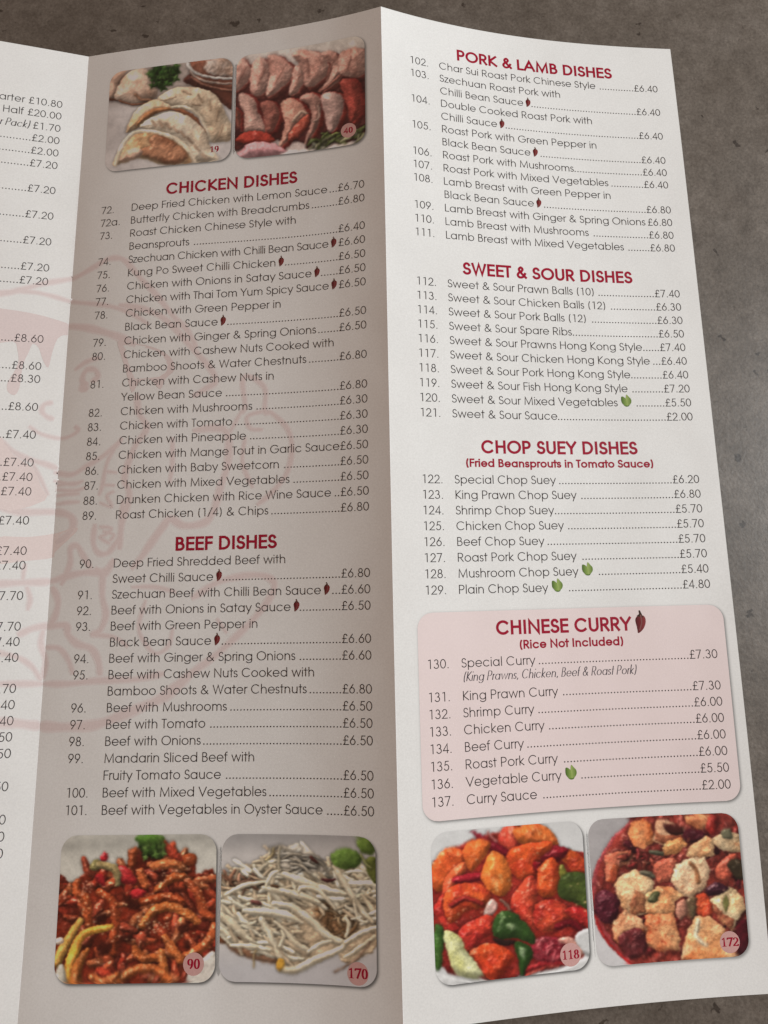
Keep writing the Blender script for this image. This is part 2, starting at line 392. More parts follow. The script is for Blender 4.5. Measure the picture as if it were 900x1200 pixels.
def glyph(ch, style):
    key = (ch, style)
    if key in _cache: return _cache[key]
    h = {'book': .033, 'demi': .069, 'serif': .06, 'italic': .022, 'dot': .031}[style]
    src = SERIF if style == 'serif' else G
    low = ch.islower()
    adv = (BOLD if style == 'demi' else ADV).get(ch, 554) / 1000
    sx = adv / (ADV[ch] / 1000) if ch in ADV else 1
    if style == 'demi': sx = (adv - .07) / (ADV[ch] / 1000 - .035) if adv > .3 else 1
    dx = (adv - ADV.get(ch, 554) / 1000 * sx) / 2 if style == 'demi' else 0
    if style == 'serif': adv, dx, sx = .50, 0, 1
    if style == 'italic': sx = .74; adv *= .74
    def mp(q):
        x, y = q
        top = XH if low else CAP
        if style == 'italic' and low: top *= .86
        if y > 1 and low: yy = top - h + (y - 1) / .45 * (ASC - top)
        elif y < 0: yy = h + y / .45 * (-(DSC) + 0)
        else: yy = h + y * (top - 2 * h)
        xx = dx + x * sx
        if style in ('book', 'demi', 'dot'): xx = adv / 2 + (xx - adv / 2) * (.935 if style == 'book' else .92)
        if style == 'italic': xx = adv / 2 + (xx - adv / 2) * .9 + .22 * yy
        return (xx, yy)
    parts = []; k = 0
    for s in src[ch]:
        pen = None
        if style == 'serif': pen = (.022, .075)
        if style == 'italic': pen = (.014, .034)
        if isinstance(s, tuple) and s[0] == 'd':
            r = {'book': .046, 'demi': .085, 'italic': .04, 'serif': .07, 'dot': .058}[style]
            c = mp(s[1]); V, F = disc(c[0], max(c[1], r * .9) if s[1][1] < .5 else c[1], r, 10)
        elif isinstance(s, tuple): V, F = ribbon([mp(q) for q in s[1]], h, True, pen=pen)
        else: V, F = ribbon([mp(q) for q in s], h, False, square=h * (.95 if style != 'serif' else .3), pen=pen)
        parts.append((V, F, k)); k += 1
    _cache[key] = (parts, adv)
    return _cache[key]
def text_width(s, size, style='book', track=0.0):
    return sum((glyph(c, style)[1] if c != ' ' else (.28 if style != 'italic' else .20)) + track for c in s) * size - track * size
class Print:
    """collects printed shapes on one panel, then becomes one mesh"""
    def __init__(self, p): self.p = p; self.V = []; self.F = []; self.O = []; self.n = 0; self.k = 0
    def add(self, V, F, off=None):
        V = np.asarray(V, float)
        if off is None: off = 0.0003 * (self.k % 12); self.k += 1
        self.V.append(V); self.F.append(np.asarray(F) + self.n); self.O.append(np.full(len(V), off)); self.n += len(V)
    def text(self, s, u, v, size, style='book', align='l', track=0.0):
        w = text_width(s, size, style, track)
        if align == 'r': u = u - w
        if align == 'c': u = u - w / 2
        u0 = u
        for c in s:
            if c == ' ': u += (.28 if style != 'italic' else .20) * size + track * size; continue
            parts, adv = glyph(c, style)
            for V, F, k in parts:
                Q = np.stack([u + V[:, 0] * size, v - V[:, 1] * size], 1)
                self.add(Q, F[:, ::-1], 0.0004 * k)
            u += (adv + track) * size
        return u0, u
    def build(self, name, mat, layer, parent=None):
        V = np.concatenate(self.V); F = np.concatenate(self.F); O = np.concatenate(self.O) + layer
        return link_mesh(name, surf_n(self.p, V[:, 0], V[:, 1], O), F, MAT[mat] if isinstance(mat, str) else mat, parent or PANEL[self.p])

# ------------------------------------------------------------------ what is printed: rows of dishes
FS = 3.53                       # 10 point text, 16 point headings
LEAD = 4.697
COL = {1: (9.1, 19.85, 98.55), 2: (9.35, 19.6, 98.65)}
def icon_chilli(p, u, v, s=1.0):
    """printed chilli: dark red pod hanging from a bent green-black stalk"""
    pod = np.array(spline([(-.7,-2.9),(-.1,-3.2),(.8,-3.1),(1.2,-2.4),(1.1,-1.4),(.6,-.4),(-.2,.35),(-.7,.5),(-.75,.1),(-.85,-.8),(-1.05,-1.8),(-1.0,-2.5)], 4, True)) * s
    cen = np.array([[0, -1.6 * s]]); V = np.concatenate([cen, pod]) + (u, v); n = len(pod)
    F = np.array([(0, 1 + k, 1 + (k + 1) % n, 1 + (k + 2) % n) for k in range(0, n, 2)])
    shade = np.clip((pod[:, 0] / s + 1) / 2, 0, 1)
    cols = np.array([[.17, .015, .018]] + [list(np.array([.08, .008, .01]) * (1 - q) + np.array([.25, .04, .04]) * q) for q in shade])
    V2, F2 = ribbon(np.array([(0, -2.9), (.15, -3.5), (-.05, -4.2)]) * s + (u, v), np.array([.75, .28, .16]) * s, square=0.05)
    cols = np.concatenate([cols, np.tile([[.045, .022, .012]], (len(V2), 1))])
    hl, Fh = ribbon(spline(np.array([(.25, -2.6), (.3, -1.7), (-.05, -.7)]) * s + (u, v), 4), .13 * s)
    cols = np.concatenate([cols, np.tile([[.22, .08, .07]], (len(hl), 1))])
    VV = np.concatenate([V, V2, hl]); FF = np.concatenate([F[:, ::-1], F2[:, ::-1] + len(V), Fh[:, ::-1] + len(V) + len(V2)])
    off = np.concatenate([np.full(len(V), .018), np.full(len(V2), .019), np.full(len(hl), .020)])
    o = link_mesh('chilli_icon', surf_n(p, VV[:, 0], VV[:, 1], off), FF, MAT['picture'], PANEL[p], cols=cols)
    return o
def icon_leaf(p, u, v, s=1.0):
    parts = []
    a = [(-1.7,-3.1),(-.9,-3.0),(-.1,-2.2),(.2,-1.0),(.0,.1),(-.9,.0),(-1.7,-.8),(-1.9,-2.0)]
    b = [(.2,-3.9),(1.0,-3.1),(1.75,-2.2),(1.8,-1.1),(1.2,-.2),(.1,.2),(.1,-1.0),(-.15,-2.4)]
    c = [(-1.2,-.3),(0,-.5),(1.1,-.3),(.6,.5),(-.5,.5)]
    VV, FF, CC, OO = [], [], [], []; n0 = 0
    for k, (sh, c0, c1) in enumerate(((c, (.05,.11,.02), (.15,.26,.04)), (a, (.06,.13,.02), (.30,.42,.10)), (b, (.09,.17,.02), (.36,.46,.14)))):
        q = np.array(spline(sh, 4, True)) * s; n = len(q)
        V = np.concatenate([[q.mean(0)], q]); F = np.array([(0, 1 + i, 1 + (i + 1) % n, 1 + (i + 2) % n) for i in range(0, n, 2)])
        tt = np.clip((V[:, 0] / s - V[:, 0].min() / s) / 2.2, 0, 1)[:, None]; 
        CC.append(np.array(c0) * (1 - tt) + np.array(c1) * tt if k == 1 else np.array(c1) * (1 - tt) + np.array(c0) * tt)
        VV.append(V + (u, v)); FF.append(F[:, ::-1] + n0); OO.append(np.full(len(V), .018 + .0006 * k)); n0 += len(V)
    VV = np.concatenate(VV)
    return link_mesh('leaf_icon', surf_n(p, VV[:, 0], VV[:, 1], np.concatenate(OO)), np.concatenate(FF), MAT['picture'], PANEL[p], cols=np.concatenate(CC))

def row(p, v, num, name, price, gap=0.0, lead='.'):
    cn, cd, cp = COL[p]; P = Print(p)
    if num: P.text(num, cn, v, FS)
    icon = name[-1] if name and name[-1] in '*~' else ''
    nm = name.rstrip('*~')
    room = cp - text_width(price, FS) - cd - {'*': 3.0, '~': 5.0, '': 0.0}[icon] if price else 99
    tr = min(0.0, (room - text_width(nm, FS)) / max(len(nm) - 1, 1) / FS)
    _, end = P.text(nm, cd, v, FS, track=tr)
    if icon == '*': icon_chilli(p, end + 1.6, v - .25, .76); end += 2.5
    if icon == '~': icon_leaf(p, end + 2.9, v - .45, .9); end += 4.9
    if price:
        w = text_width(price, FS); x = cp - w
        P.text(price, cp, v, FS, align='r')
        x -= .277 * FS
        while x > end + gap - .25:
            P.text('.', x, v, FS, 'dot'); x -= .277 * FS
    P.build('menu_row', 'ink', .018)
def rows(p, v0, items, gap0=.2):
    for i, it in enumerate(items):
        if it: row(p, v0 + i * LEAD, *it)

rows(1, 63.05, [('72.', 'Deep Fried Chicken with Lemon Sauce', '£6.70'), ('72a.', 'Butterfly Chicken with Breadcrumbs', '£6.80'),
 ('73.', 'Roast Chicken Chinese Style with', ''), ('', 'Beansprouts', '£6.40', .9), ('74.', 'Szechuan Chicken with Chilli Bean Sauce*', '£6.60'),
 ('75.', 'Kung Po Sweet Chilli Chicken*', '£6.50'), ('76.', 'Chicken with Onions in Satay Sauce*', '£6.50'), ('77.', 'Chicken with Thai Tom Yum Spicy Sauce*', '£6.50'),
 ('78.', 'Chicken with Green Pepper in', ''), ('', 'Black Bean Sauce*', '£6.50'), ('79.', 'Chicken with Ginger & Spring Onions', '£6.50'),
 ('80.', 'Chicken with Cashew Nuts Cooked with', ''), ('', 'Bamboo Shoots & Water Chestnuts', '£6.80'), ('81.', 'Chicken with Cashew Nuts in', ''),
 ('', 'Yellow Bean Sauce', '£6.80', .5), ('82.', 'Chicken with Mushrooms', '£6.30', .8), ('83.', 'Chicken with Tomato', '£6.30'), ('84.', 'Chicken with Pineapple', '£6.30', .6),
 ('85.', 'Chicken with Mange Tout in Garlic Sauce', '£6.50'), ('86.', 'Chicken with Baby Sweetcorn', '£6.50', 1), ('87.', 'Chicken with Mixed Vegetables', '£6.50', .6),
 ('88.', 'Drunken Chicken with Rice Wine Sauce', '£6.50', .4), ('89.', 'Roast Chicken (1/4) & Chips', '£6.80')])
rows(1, 181.18, [('90.', 'Deep Fried Shredded Beef with', ''), ('', 'Sweet Chilli Sauce*', '£6.80'), ('91.', 'Szechuan Beef with Chilli Bean Sauce*', '£6.60', .7),
 ('92.', 'Beef with Onions in Satay Sauce*', '£6.50'), ('93.', 'Beef with Green Pepper in', ''), ('', 'Black Bean Sauce*', '£6.60', .5), ('94.', 'Beef with Ginger & Spring Onions', '£6.60', .9),
 ('95.', 'Beef with Cashew Nuts Cooked with', ''), ('', 'Bamboo Shoots & Water Chestnuts', '£6.80'), ('96.', 'Beef with Mushrooms', '£6.50', .5), ('97.', 'Beef with Tomato', '£6.50', .9),
 ('98.', 'Beef with Onions', '£6.50'), ('99.', 'Mandarin Sliced Beef with', ''), ('', 'Fruity Tomato Sauce', '£6.50', .9), ('100.', 'Beef with Mixed Vegetables', '£6.50'),
 ('101.', 'Beef with Vegetables in Oyster Sauce', '£6.50', .9)])
rows(2, 18.18, [('102.', 'Char Sui Roast Pork Chinese Style', '£6.40', .9), ('103.', 'Szechuan Roast Pork with', ''), ('', 'Chilli Bean Sauce*', '£6.40'), ('104.', 'Double Cooked Roast Pork with', ''),
 ('', 'Chilli Sauce*', '£6.40'), ('105.', 'Roast Pork with Green Pepper in', ''), ('', 'Black Bean Sauce*', '£6.40', .5), ('106.', 'Roast Pork with Mushrooms', '£6.40'),
 ('107.', 'Roast Pork with Mixed Vegetables', '£6.40'), ('108.', 'Lamb Breast with Green Pepper in', ''), ('', 'Black Bean Sauce*', '£6.80', .6), ('109.', 'Lamb Breast with Ginger & Spring Onions', '£6.80'),
 ('110.', 'Lamb Breast with Mushrooms', '£6.80', .7), ('111.', 'Lamb Breast with Mixed Vegetables', '£6.80', .8)])
rows(2, 95.71, [('112.', 'Sweet & Sour Prawn Balls (10)', '£7.40', .4), ('113.', 'Sweet & Sour Chicken Balls (12)', '£6.30', .9), ('114.', 'Sweet & Sour Pork Balls (12)', '£6.30', 1), ('115.', 'Sweet & Sour Spare Ribs', '£6.50'),
 ('116.', 'Sweet & Sour Prawns Hong Kong Style', '£7.40'), ('117.', 'Sweet & Sour Chicken Hong Kong Style', '£6.40'), ('118.', 'Sweet & Sour Pork Hong Kong Style', '£6.40'), ('119.', 'Sweet & Sour Fish Hong Kong Style', '£7.20', .5),
 ('120.', 'Sweet & Sour Mixed Vegetables~', '£5.50', .3), ('121.', 'Sweet & Sour Sauce', '£2.00')])
rows(2, 158.46, [('122.', 'Special Chop Suey', '£6.20'), ('123.', 'King Prawn Chop Suey', '£6.80', .7), ('124.', 'Shrimp Chop Suey', '£5.70'), ('125.', 'Chicken Chop Suey', '£5.70', .4), ('126.', 'Beef Chop Suey', '£5.70'),
 ('127.', 'Roast Pork Chop Suey', '£5.70', 1), ('128.', 'Mushroom Chop Suey~', '£5.40', .8), ('129.', 'Plain Chop Suey~', '£4.80', 1)])
rows(2, 212.39, [('130.', 'Special Curry', '£7.30')])
rows(2, 221.57, [('131.', 'King Prawn Curry', '£7.30', .9), ('132.', 'Shrimp Curry', '£6.00', .4), ('133.', 'Chicken Curry', '£6.00', .6), ('134.', 'Beef Curry', '£6.00'), ('135.', 'Roast Pork Curry', '£6.00', .9),
 ('136.', 'Vegetable Curry~', '£5.50', .3), ('137.', 'Curry Sauce', '£2.00', 1)])
# italic note under row 130
P = Print(2); note = '(King Prawns, Chicken, Beef & Roast Pork)'
P.text(note, 19.8, 216.25, 53.4 / text_width(note, 1.0, 'italic'), 'italic'); P.build('menu_row', 'grey', .018)

def heading(p, s, uc, v, size, name='section_heading', target=None):
    P = Print(p)
    if target: size_w = target / text_width(s, size, 'demi'); 
    tr = 0.0
    if target: tr = (target / size - text_width(s, 1.0, 'demi')) / (len(s) - 1)
    P.text(s, uc, v, size, 'demi', 'c', tr); return P.build(name, 'red', .018)
heading(1, 'CHICKEN DISHES', 54.1, 58.2, 5.66, target=44.7)
heading(1, 'BEEF DISHES', 54.6, 176.65, 5.66, target=31.5)
heading(2, 'PORK & LAMB DISHES', 54.2, 13.6, 5.66, target=56.4)
heading(2, 'SWEET & SOUR DISHES', 53.8, 91.0, 5.66, target=58.0)
heading(2, 'CHOP SUEY DISHES', 53.9, 149.05, 5.66, target=51.1)
heading(2, '(Fried Beansprouts in Tomato Sauce)', 53.8, 153.3, 3.49, 'section_note', target=61.2)
heading(2, 'CHINESE CURRY', 51.6, 203.55, 5.66, target=42.3)
heading(2, '(Rice Not Included)', 53.7, 207.8, 3.49, 'section_note', target=32.7)
icon_chilli(2, 75.6, 203.6, 1.42)

# prices on the panel at the left
LV = [22.18, 26.76, 31.57, 36.29, 41.03, 45.81, 55.22, 64.72, 74.13, 83.5, 88.36, 108.42, 117.64, 122.01, 131.3, 140.37, 149.31, 153.93, 158.51, 167.57, 176.89, 181.29, 190.43, 199.51, 203.99, 208.56, 217.46, 222.05, 226.54, 231.05, 235.63, 244.62, 253.51, 258.0, 262.46]
LP = ['10.80', '20.00', '1.70', '2.00', '2.00'] + ['7.20'] * 6 + ['8.60', '8.60', '8.30', '8.60'] + ['7.40'] * 7 + ['7.70', '7.70', '7.40', '7.40', '7.70', '7.40', '7.40', '7.50', '7.50', '7.50', '7.50', '7.50', '7.50']
for i, (v, s) in enumerate(zip(LV, LP)):
    P = Print(0); s = '£' + s; P.text(s, 97.9, v, FS, align='r'); x = 97.9 - text_width(s, FS)
    if i == 0: P.text('Quarter', x - 1.0, v, FS, align='r')
    elif i == 1: P.text('Half', x - 1.0, v, FS, align='r')
    elif i == 2: P.text('(per Pack)', x - .8, v, 3.75, 'italic', align='r')
    else:
        for k in range(1, 26): P.text('.', x - .277 * FS * k, v, FS, 'dot')
    P.build('menu_row', 'ink', .018)
P = Print(0); P.text('with', 84.4, 186.0, FS, align='r'); P.build('menu_row', 'ink', .018)

# ------------------------------------------------------------------ rounded rectangles printed on the sheet
def rounded_grid(c4, r, nu, nv):
    """(u, v) grid filling a four-cornered frame with rounded corners; c4 = TL, TR, BR, BL"""
    TL, TR, BR, BL = [np.array(c, float) for c in c4]
    wid = (np.linalg.norm(TR - TL) + np.linalg.norm(BR - BL)) / 2; hei = (np.linalg.norm(BL - TL) + np.linalg.norm(BR - TR)) / 2
    # t rows concentrated near the corners
    k = 22; e = np.linspace(0, r / hei, k); t = np.concatenate([e[:-1]**1, np.linspace(r / hei, 1 - r / hei, nv - 2 * k + 2), (1 - e[::-1])[1:]])
    y = t * hei; dy = np.clip(np.where(y < r, r - y, np.where(y > hei - r, y - (hei - r), 0)), 0, r)
    ins = (r - np.sqrt(np.clip(r * r - dy * dy, 0, None))) / wid
    s = np.linspace(0, 1, nu)[:, None] * (1 - 2 * ins)[None] + ins[None]; T = np.broadcast_to(t[None], s.shape)
    uv = (1 - s)[..., None] * ((1 - T)[..., None] * TL + T[..., None] * BL) + s[..., None] * ((1 - T)[..., None] * TR + T[..., None] * BR)
    return uv[..., 0], uv[..., 1], s, T
def printed_shadow(p, c4, r, layer, strength=.85, soft=.75, shift=(.55, .55), inner_name='printed_shadow'):
    """the soft dark edge the designer printed round a picture"""
    c4 = np.array(c4, float); lo = c4.min(0) - 2.2; hi = c4.max(0) + 2.2
    nu, nv = int((hi[0] - lo[0]) / .22), int((hi[1] - lo[1]) / .22)
    U, V = np.meshgrid(np.linspace(lo[0], hi[0], nu), np.linspace(lo[1], hi[1], nv), indexing='ij')
    TL, TR, BR, BL = c4 + np.array(shift)
    def edge(a, b):      # signed distance inside the edge a->b
        d = b - a; n = np.array([-d[1], d[0]]) / np.hypot(*d); return (U - a[0]) * n[0] + (V - a[1]) * n[1]
    d = np.stack([edge(TL, TR), edge(TR, BR), edge(BR, BL), edge(BL, TL)])
    q = r - d; qx = np.maximum(q[1], q[3]); qy = np.maximum(q[0], q[2])
    sd = np.hypot(np.clip(qx, 0, None), np.clip(qy, 0, None)) + np.minimum(np.maximum(qx, qy), 0) - r
    a = strength / (1 + np.exp(np.clip(sd / soft * 3.2 - .6, -30, 30)))
    cols = np.array(PAPER)[None, None] * (1 - a)[..., None]
    F = grid_faces(nu, nv); keep = a.ravel()[F].max(1) > .006
    return link_mesh(inner_name, surf_n(p, U, V, 0 * U + layer).reshape(-1, 3), F[keep], MAT['picture'], PANEL[p], cols=cols.reshape(-1, 3))

# pink box behind the curry list
BOX = [(7.0, 196.5), (101.6, 196.4), (101.3, 253.1), (7.0, 253.5)]
printed_shadow(2, BOX, 4.6, .002, .75, .7, (.3, .35))
U, V, S, T = rounded_grid(BOX, 4.6, 40, 74)
o = link_mesh('curry_box', surf_n(2, U, V, 0 * U + .006).reshape(-1, 3), grid_faces(*U.shape), MAT['box'], PANEL[2])
o['label'] = 'pale pink rounded box behind the curry list'

# pale pink drawing of a smiling robed figure that runs across the fold
WM = []      # (scale, offset x, offset y, width, points) measured on enlargements of the photograph
def wl(z, w, *pts): WM.append((z, w, pts))
Z1 = (3.913, 0, 280); Z2 = (3.4615, 140, 340); Z3 = (3.75, 0, 560); Z4 = (3.75, 180, 600)
wl(Z1, 21, (-60,262),(0,255),(100,232),(200,205),(300,188),(345,178),(430,130),(490,95),(540,88),(580,105),(640,175),(720,260),(800,360),(860,420),(900,500))
wl(Z1, 16, (-60,250),(60,240),(160,245),(250,265),(330,288),(430,298),(520,312),(600,340),(680,390))
wl(Z1, 30, (310,400),(400,408),(480,428),(560,455),(620,485))
wl(Z1, 16, (345,600),(400,562),(460,545))
wl(Z1, 20, (390,690),(378,640),(400,600),(438,602),(448,632),(420,655))
wl(Z1, 40, (385,700),(385,672),(395,655))
wl(Z1, 17, (240,750),(203,760),(192,790),(215,815),(245,826))
wl(Z1, 12, (135,860),(190,895),(280,915),(340,895),(365,868)); wl(Z1, 20, (345,860),(362,875))
wl(Z1, 20, (-40,900),(0,925),(60,975),(130,1010),(200,1030),(262,1052)); wl(Z1, 13, (150,1030),(190,1110),(220,1174))
wl(Z1, 18, (250,1070),(330,1080),(400,1040),(460,1005),(530,950),(560,915)); wl(Z1, 13, (530,950),(490,1030),(470,1130),(455,1174))
wl(Z1, 10, (480,1065),(535,1072)); wl(Z1, 10, (470,1128),(525,1130)); wl(Z1, 12, (250,1110),(330,1125),(380,1110)); wl(Z1, 12, (260,1150),(340,1155),(390,1140))
wl(Z2, 20, (0,60),(110,80),(200,130),(300,240),(370,320),(390,370),(350,400),(300,430))
wl(Z2, 15, (490,500),(510,470),(500,370),(530,350),(590,400),(590,490),(620,500),(680,560),(700,640),(680,740),(620,820),(560,870))
wl(Z2, 12, (590,490),(520,512),(530,560),(580,566)); wl(Z2, 12, (510,600),(500,700),(540,800)); wl(Z2, 13, (450,575),(490,500))
wl(Z2, 24, (300,570),(400,560),(440,590),(440,700),(410,800),(380,900),(340,945),(260,955),(200,930),(140,1010),(90,1080))
wl(Z2, 13, (215,600),(215,700),(205,780)); wl(Z2, 20, (70,420),(80,500),(110,560),(60,640),(20,760),(40,830),(10,950),(0,1050))
wl(Z3, 26, (-30,128),(0,130),(100,150),(240,150),(308,168),(322,210),(288,258),(236,290))
for yy in (30, 75, 112): wl(Z3, 12, (250, yy + 4), (300, yy - 4), (348, yy - 6))
wl(Z3, 20, (270,470),(308,380),(310,312),(340,300),(370,350),(400,398))
wl(Z3, 18, (418,205),(410,280),(430,328),(470,332),(500,300),(530,240),(540,100)); wl(Z3, 9, (440,215),(490,222),(465,248),(440,262),(482,288)); wl(Z3, 9, (455,235),(500,250),(485,275)); wl(Z3, 9, (440,110),(490,125),(470,80),(500,60))
wl(Z3, 24, (-30,468),(0,465),(100,460),(220,455),(300,430),(380,415),(460,410),(500,360)); wl(Z3, 24, (420,398),(455,425),(495,380))
wl(Z3, 22, (230,480),(255,540),(245,600),(220,650)); wl(Z3, 21, (452,420),(450,520),(465,600),(440,670),(400,690))
wl(Z3, 24, (80,690),(150,660),(230,650),(290,650),(300,690),(340,730),(400,750),(430,800),(440,866))
wl(Z3, 17, (200,745),(260,750),(300,800),(320,860)); wl(Z3, 18, (190,670),(180,730),(200,800),(190,880)); wl(Z3, 16, (-20,765),(0,770),(80,790),(140,830),(180,890))
wl(Z3, 20, (-30,905),(200,905),(300,905),(420,892),(600,885),(720,860)); wl(Z3, 34, (-30,1075),(80,1080),(190,1092),(300,1095),(420,1085),(520,1050),(640,1000),(740,950),(860,840))
wl(Z3, 18, (740,190),(690,260),(620,350),(580,400)); wl(Z3, 13, (110,380),(100,450)); wl(Z3, 14, (118,480),(132,530),(122,580))
wl(Z3, 13, (580,480),(680,480),(770,500)); wl(Z3, 11, (640,540),(612,640),(622,700),(680,770),(740,740),(760,660)); wl(Z3, 12, (400,690),(500,700),(560,740))
wl(Z4, 22, (170,380),(280,310),(400,280),(490,282),(530,315),(510,380),(440,470),(350,560),(260,640),(150,720),(60,790),(0,840)); wl(Z4, 11, (280,470),(320,530))
POLY = [(Z1, 'wash', [(-60,315),(0,318),(130,338),(230,362),(330,398),(330,440),(290,442),(262,462),(240,520),(222,590),(198,558),(178,500),(150,482),(132,520),(112,560),(100,610),(90,680),(68,716),(36,700),(35,660),(70,600),(85,560),(80,510),(60,470),(-60,472)]),
        (Z1, 'wash', [(540,470),(600,478),(700,495),(780,540),(800,600),(760,640),(735,690),(690,645),(640,655),(605,705),(580,610),(558,540)]),
        (Z3, 'wash2', [(-20,265),(120,260),(240,245),(330,218),(338,235),(280,290),(240,330),(228,352),(100,366),(-20,372)]),
        (Z1, 'wash2', [(-20,905),(60,990),(150,1050),(185,1130),(205,1200),(-20,1230)])]
def wm_draw():
    acc = {}
    k = 0
    def put(p, mat, V, F, off):
        acc.setdefault((p, mat), Print(p)).add(V, F, off)
    for (z, w, pts) in WM:
        sc, ox, oy = z; q = np.array(spline(pts, 7)); X = ox + q[:, 0] / sc; Y = oy + q[:, 1] / sc
        k += 1
        for p in (0, 1):
            u, v = page_of(p, X, Y)
            inside = (u < W + 1.5) if p == 0 else (u > -1.5)
            if not inside.any(): continue
            idx = np.where(inside)[0]; run = np.split(idx, np.where(np.diff(idx) > 1)[0] + 1)
            for r in run:
                if len(r) < 3: continue
                wob = 1 + .16 * np.sin(np.arange(len(r)) * .55 + k)
                ends = np.minimum(1, .45 + .25 * np.minimum(np.arange(len(r)), np.arange(len(r))[::-1]))
                V, F = ribbon(np.stack([u[r], v[r]], 1), w / sc / 4.05 / 2 * wob * ends * .86, square=.01)
                V[:, 0] = np.clip(V[:, 0], 0.05, W - .05)
                put(p, 'wash', V, F[:, ::-1], .00008 * k + .009)
                V, F = ribbon(np.stack([u[r], v[r]], 1), w / sc / 4.05 / 2 * wob * ends * 1.12 + .22, square=.25)
                V[:, 0] = np.clip(V[:, 0], 0.05, W - .05)
                put(p, 'washed', V, F[:, ::-1], .00008 * k + .005)
                V, F = ribbon(np.stack([u[r], v[r]], 1), w / sc / 4.05 / 2 * wob * ends * 1.15 + .48, square=.4)
                V[:, 0] = np.clip(V[:, 0], 0.05, W - .05)
                put(p, 'washed2', V, F[:, ::-1], .00008 * k + .001)
    for (z, mat, pts) in POLY:
        sc, ox, oy = z; k += 1; q = np.array(pts, float)
        from mathutils.geometry import tessellate_polygon
        for p in (0, 1):
            u, v = page_of(p, ox + q[:, 0] / sc, oy + q[:, 1] / sc)
            if p == 0 and u.min() > W - 1 or p == 1 and u.max() < 1: continue
            if p == 0 and (u > W + 12).any() or p == 1 and (u < -12).all(): continue
            sm = np.array(spline(np.stack([u, v], 1), 3, True)); sm[:, 0] = np.clip(sm[:, 0], .05, W - .05)
            tri = tessellate_polygon([[Vector((a, b, 0)) for a, b in sm]])
            F = []
            for t in tri:
                a, b, c = sm[t[0]], sm[t[1]], sm[t[2]]
                ar = (b[0] - a[0]) * (c[1] - a[1]) - (b[1] - a[1]) * (c[0] - a[0])
                if abs(ar) < 1e-7: continue
                F.append((t[0], t[1], t[2], t[2]) if ar < 0 else (t[0], t[2], t[1], t[1]))
            if F: acc.setdefault(('P', p, mat), []).append((sm, F, .00008 * k + .009))
    for key, P in list(acc.items()):
        if key[0] == 'P':
            _, p, mat = key
            for sm, F, off in P:
                tris = [(a, b, c) for a, b, c, _ in F]
                link_mesh('figure_drawing', surf_n(p, sm[:, 0], sm[:, 1], np.full(len(sm), off)), tris, MAT[mat], PANEL[p])
        else:
            P.build('figure_drawing', key[1], 0.0)
wm_draw()

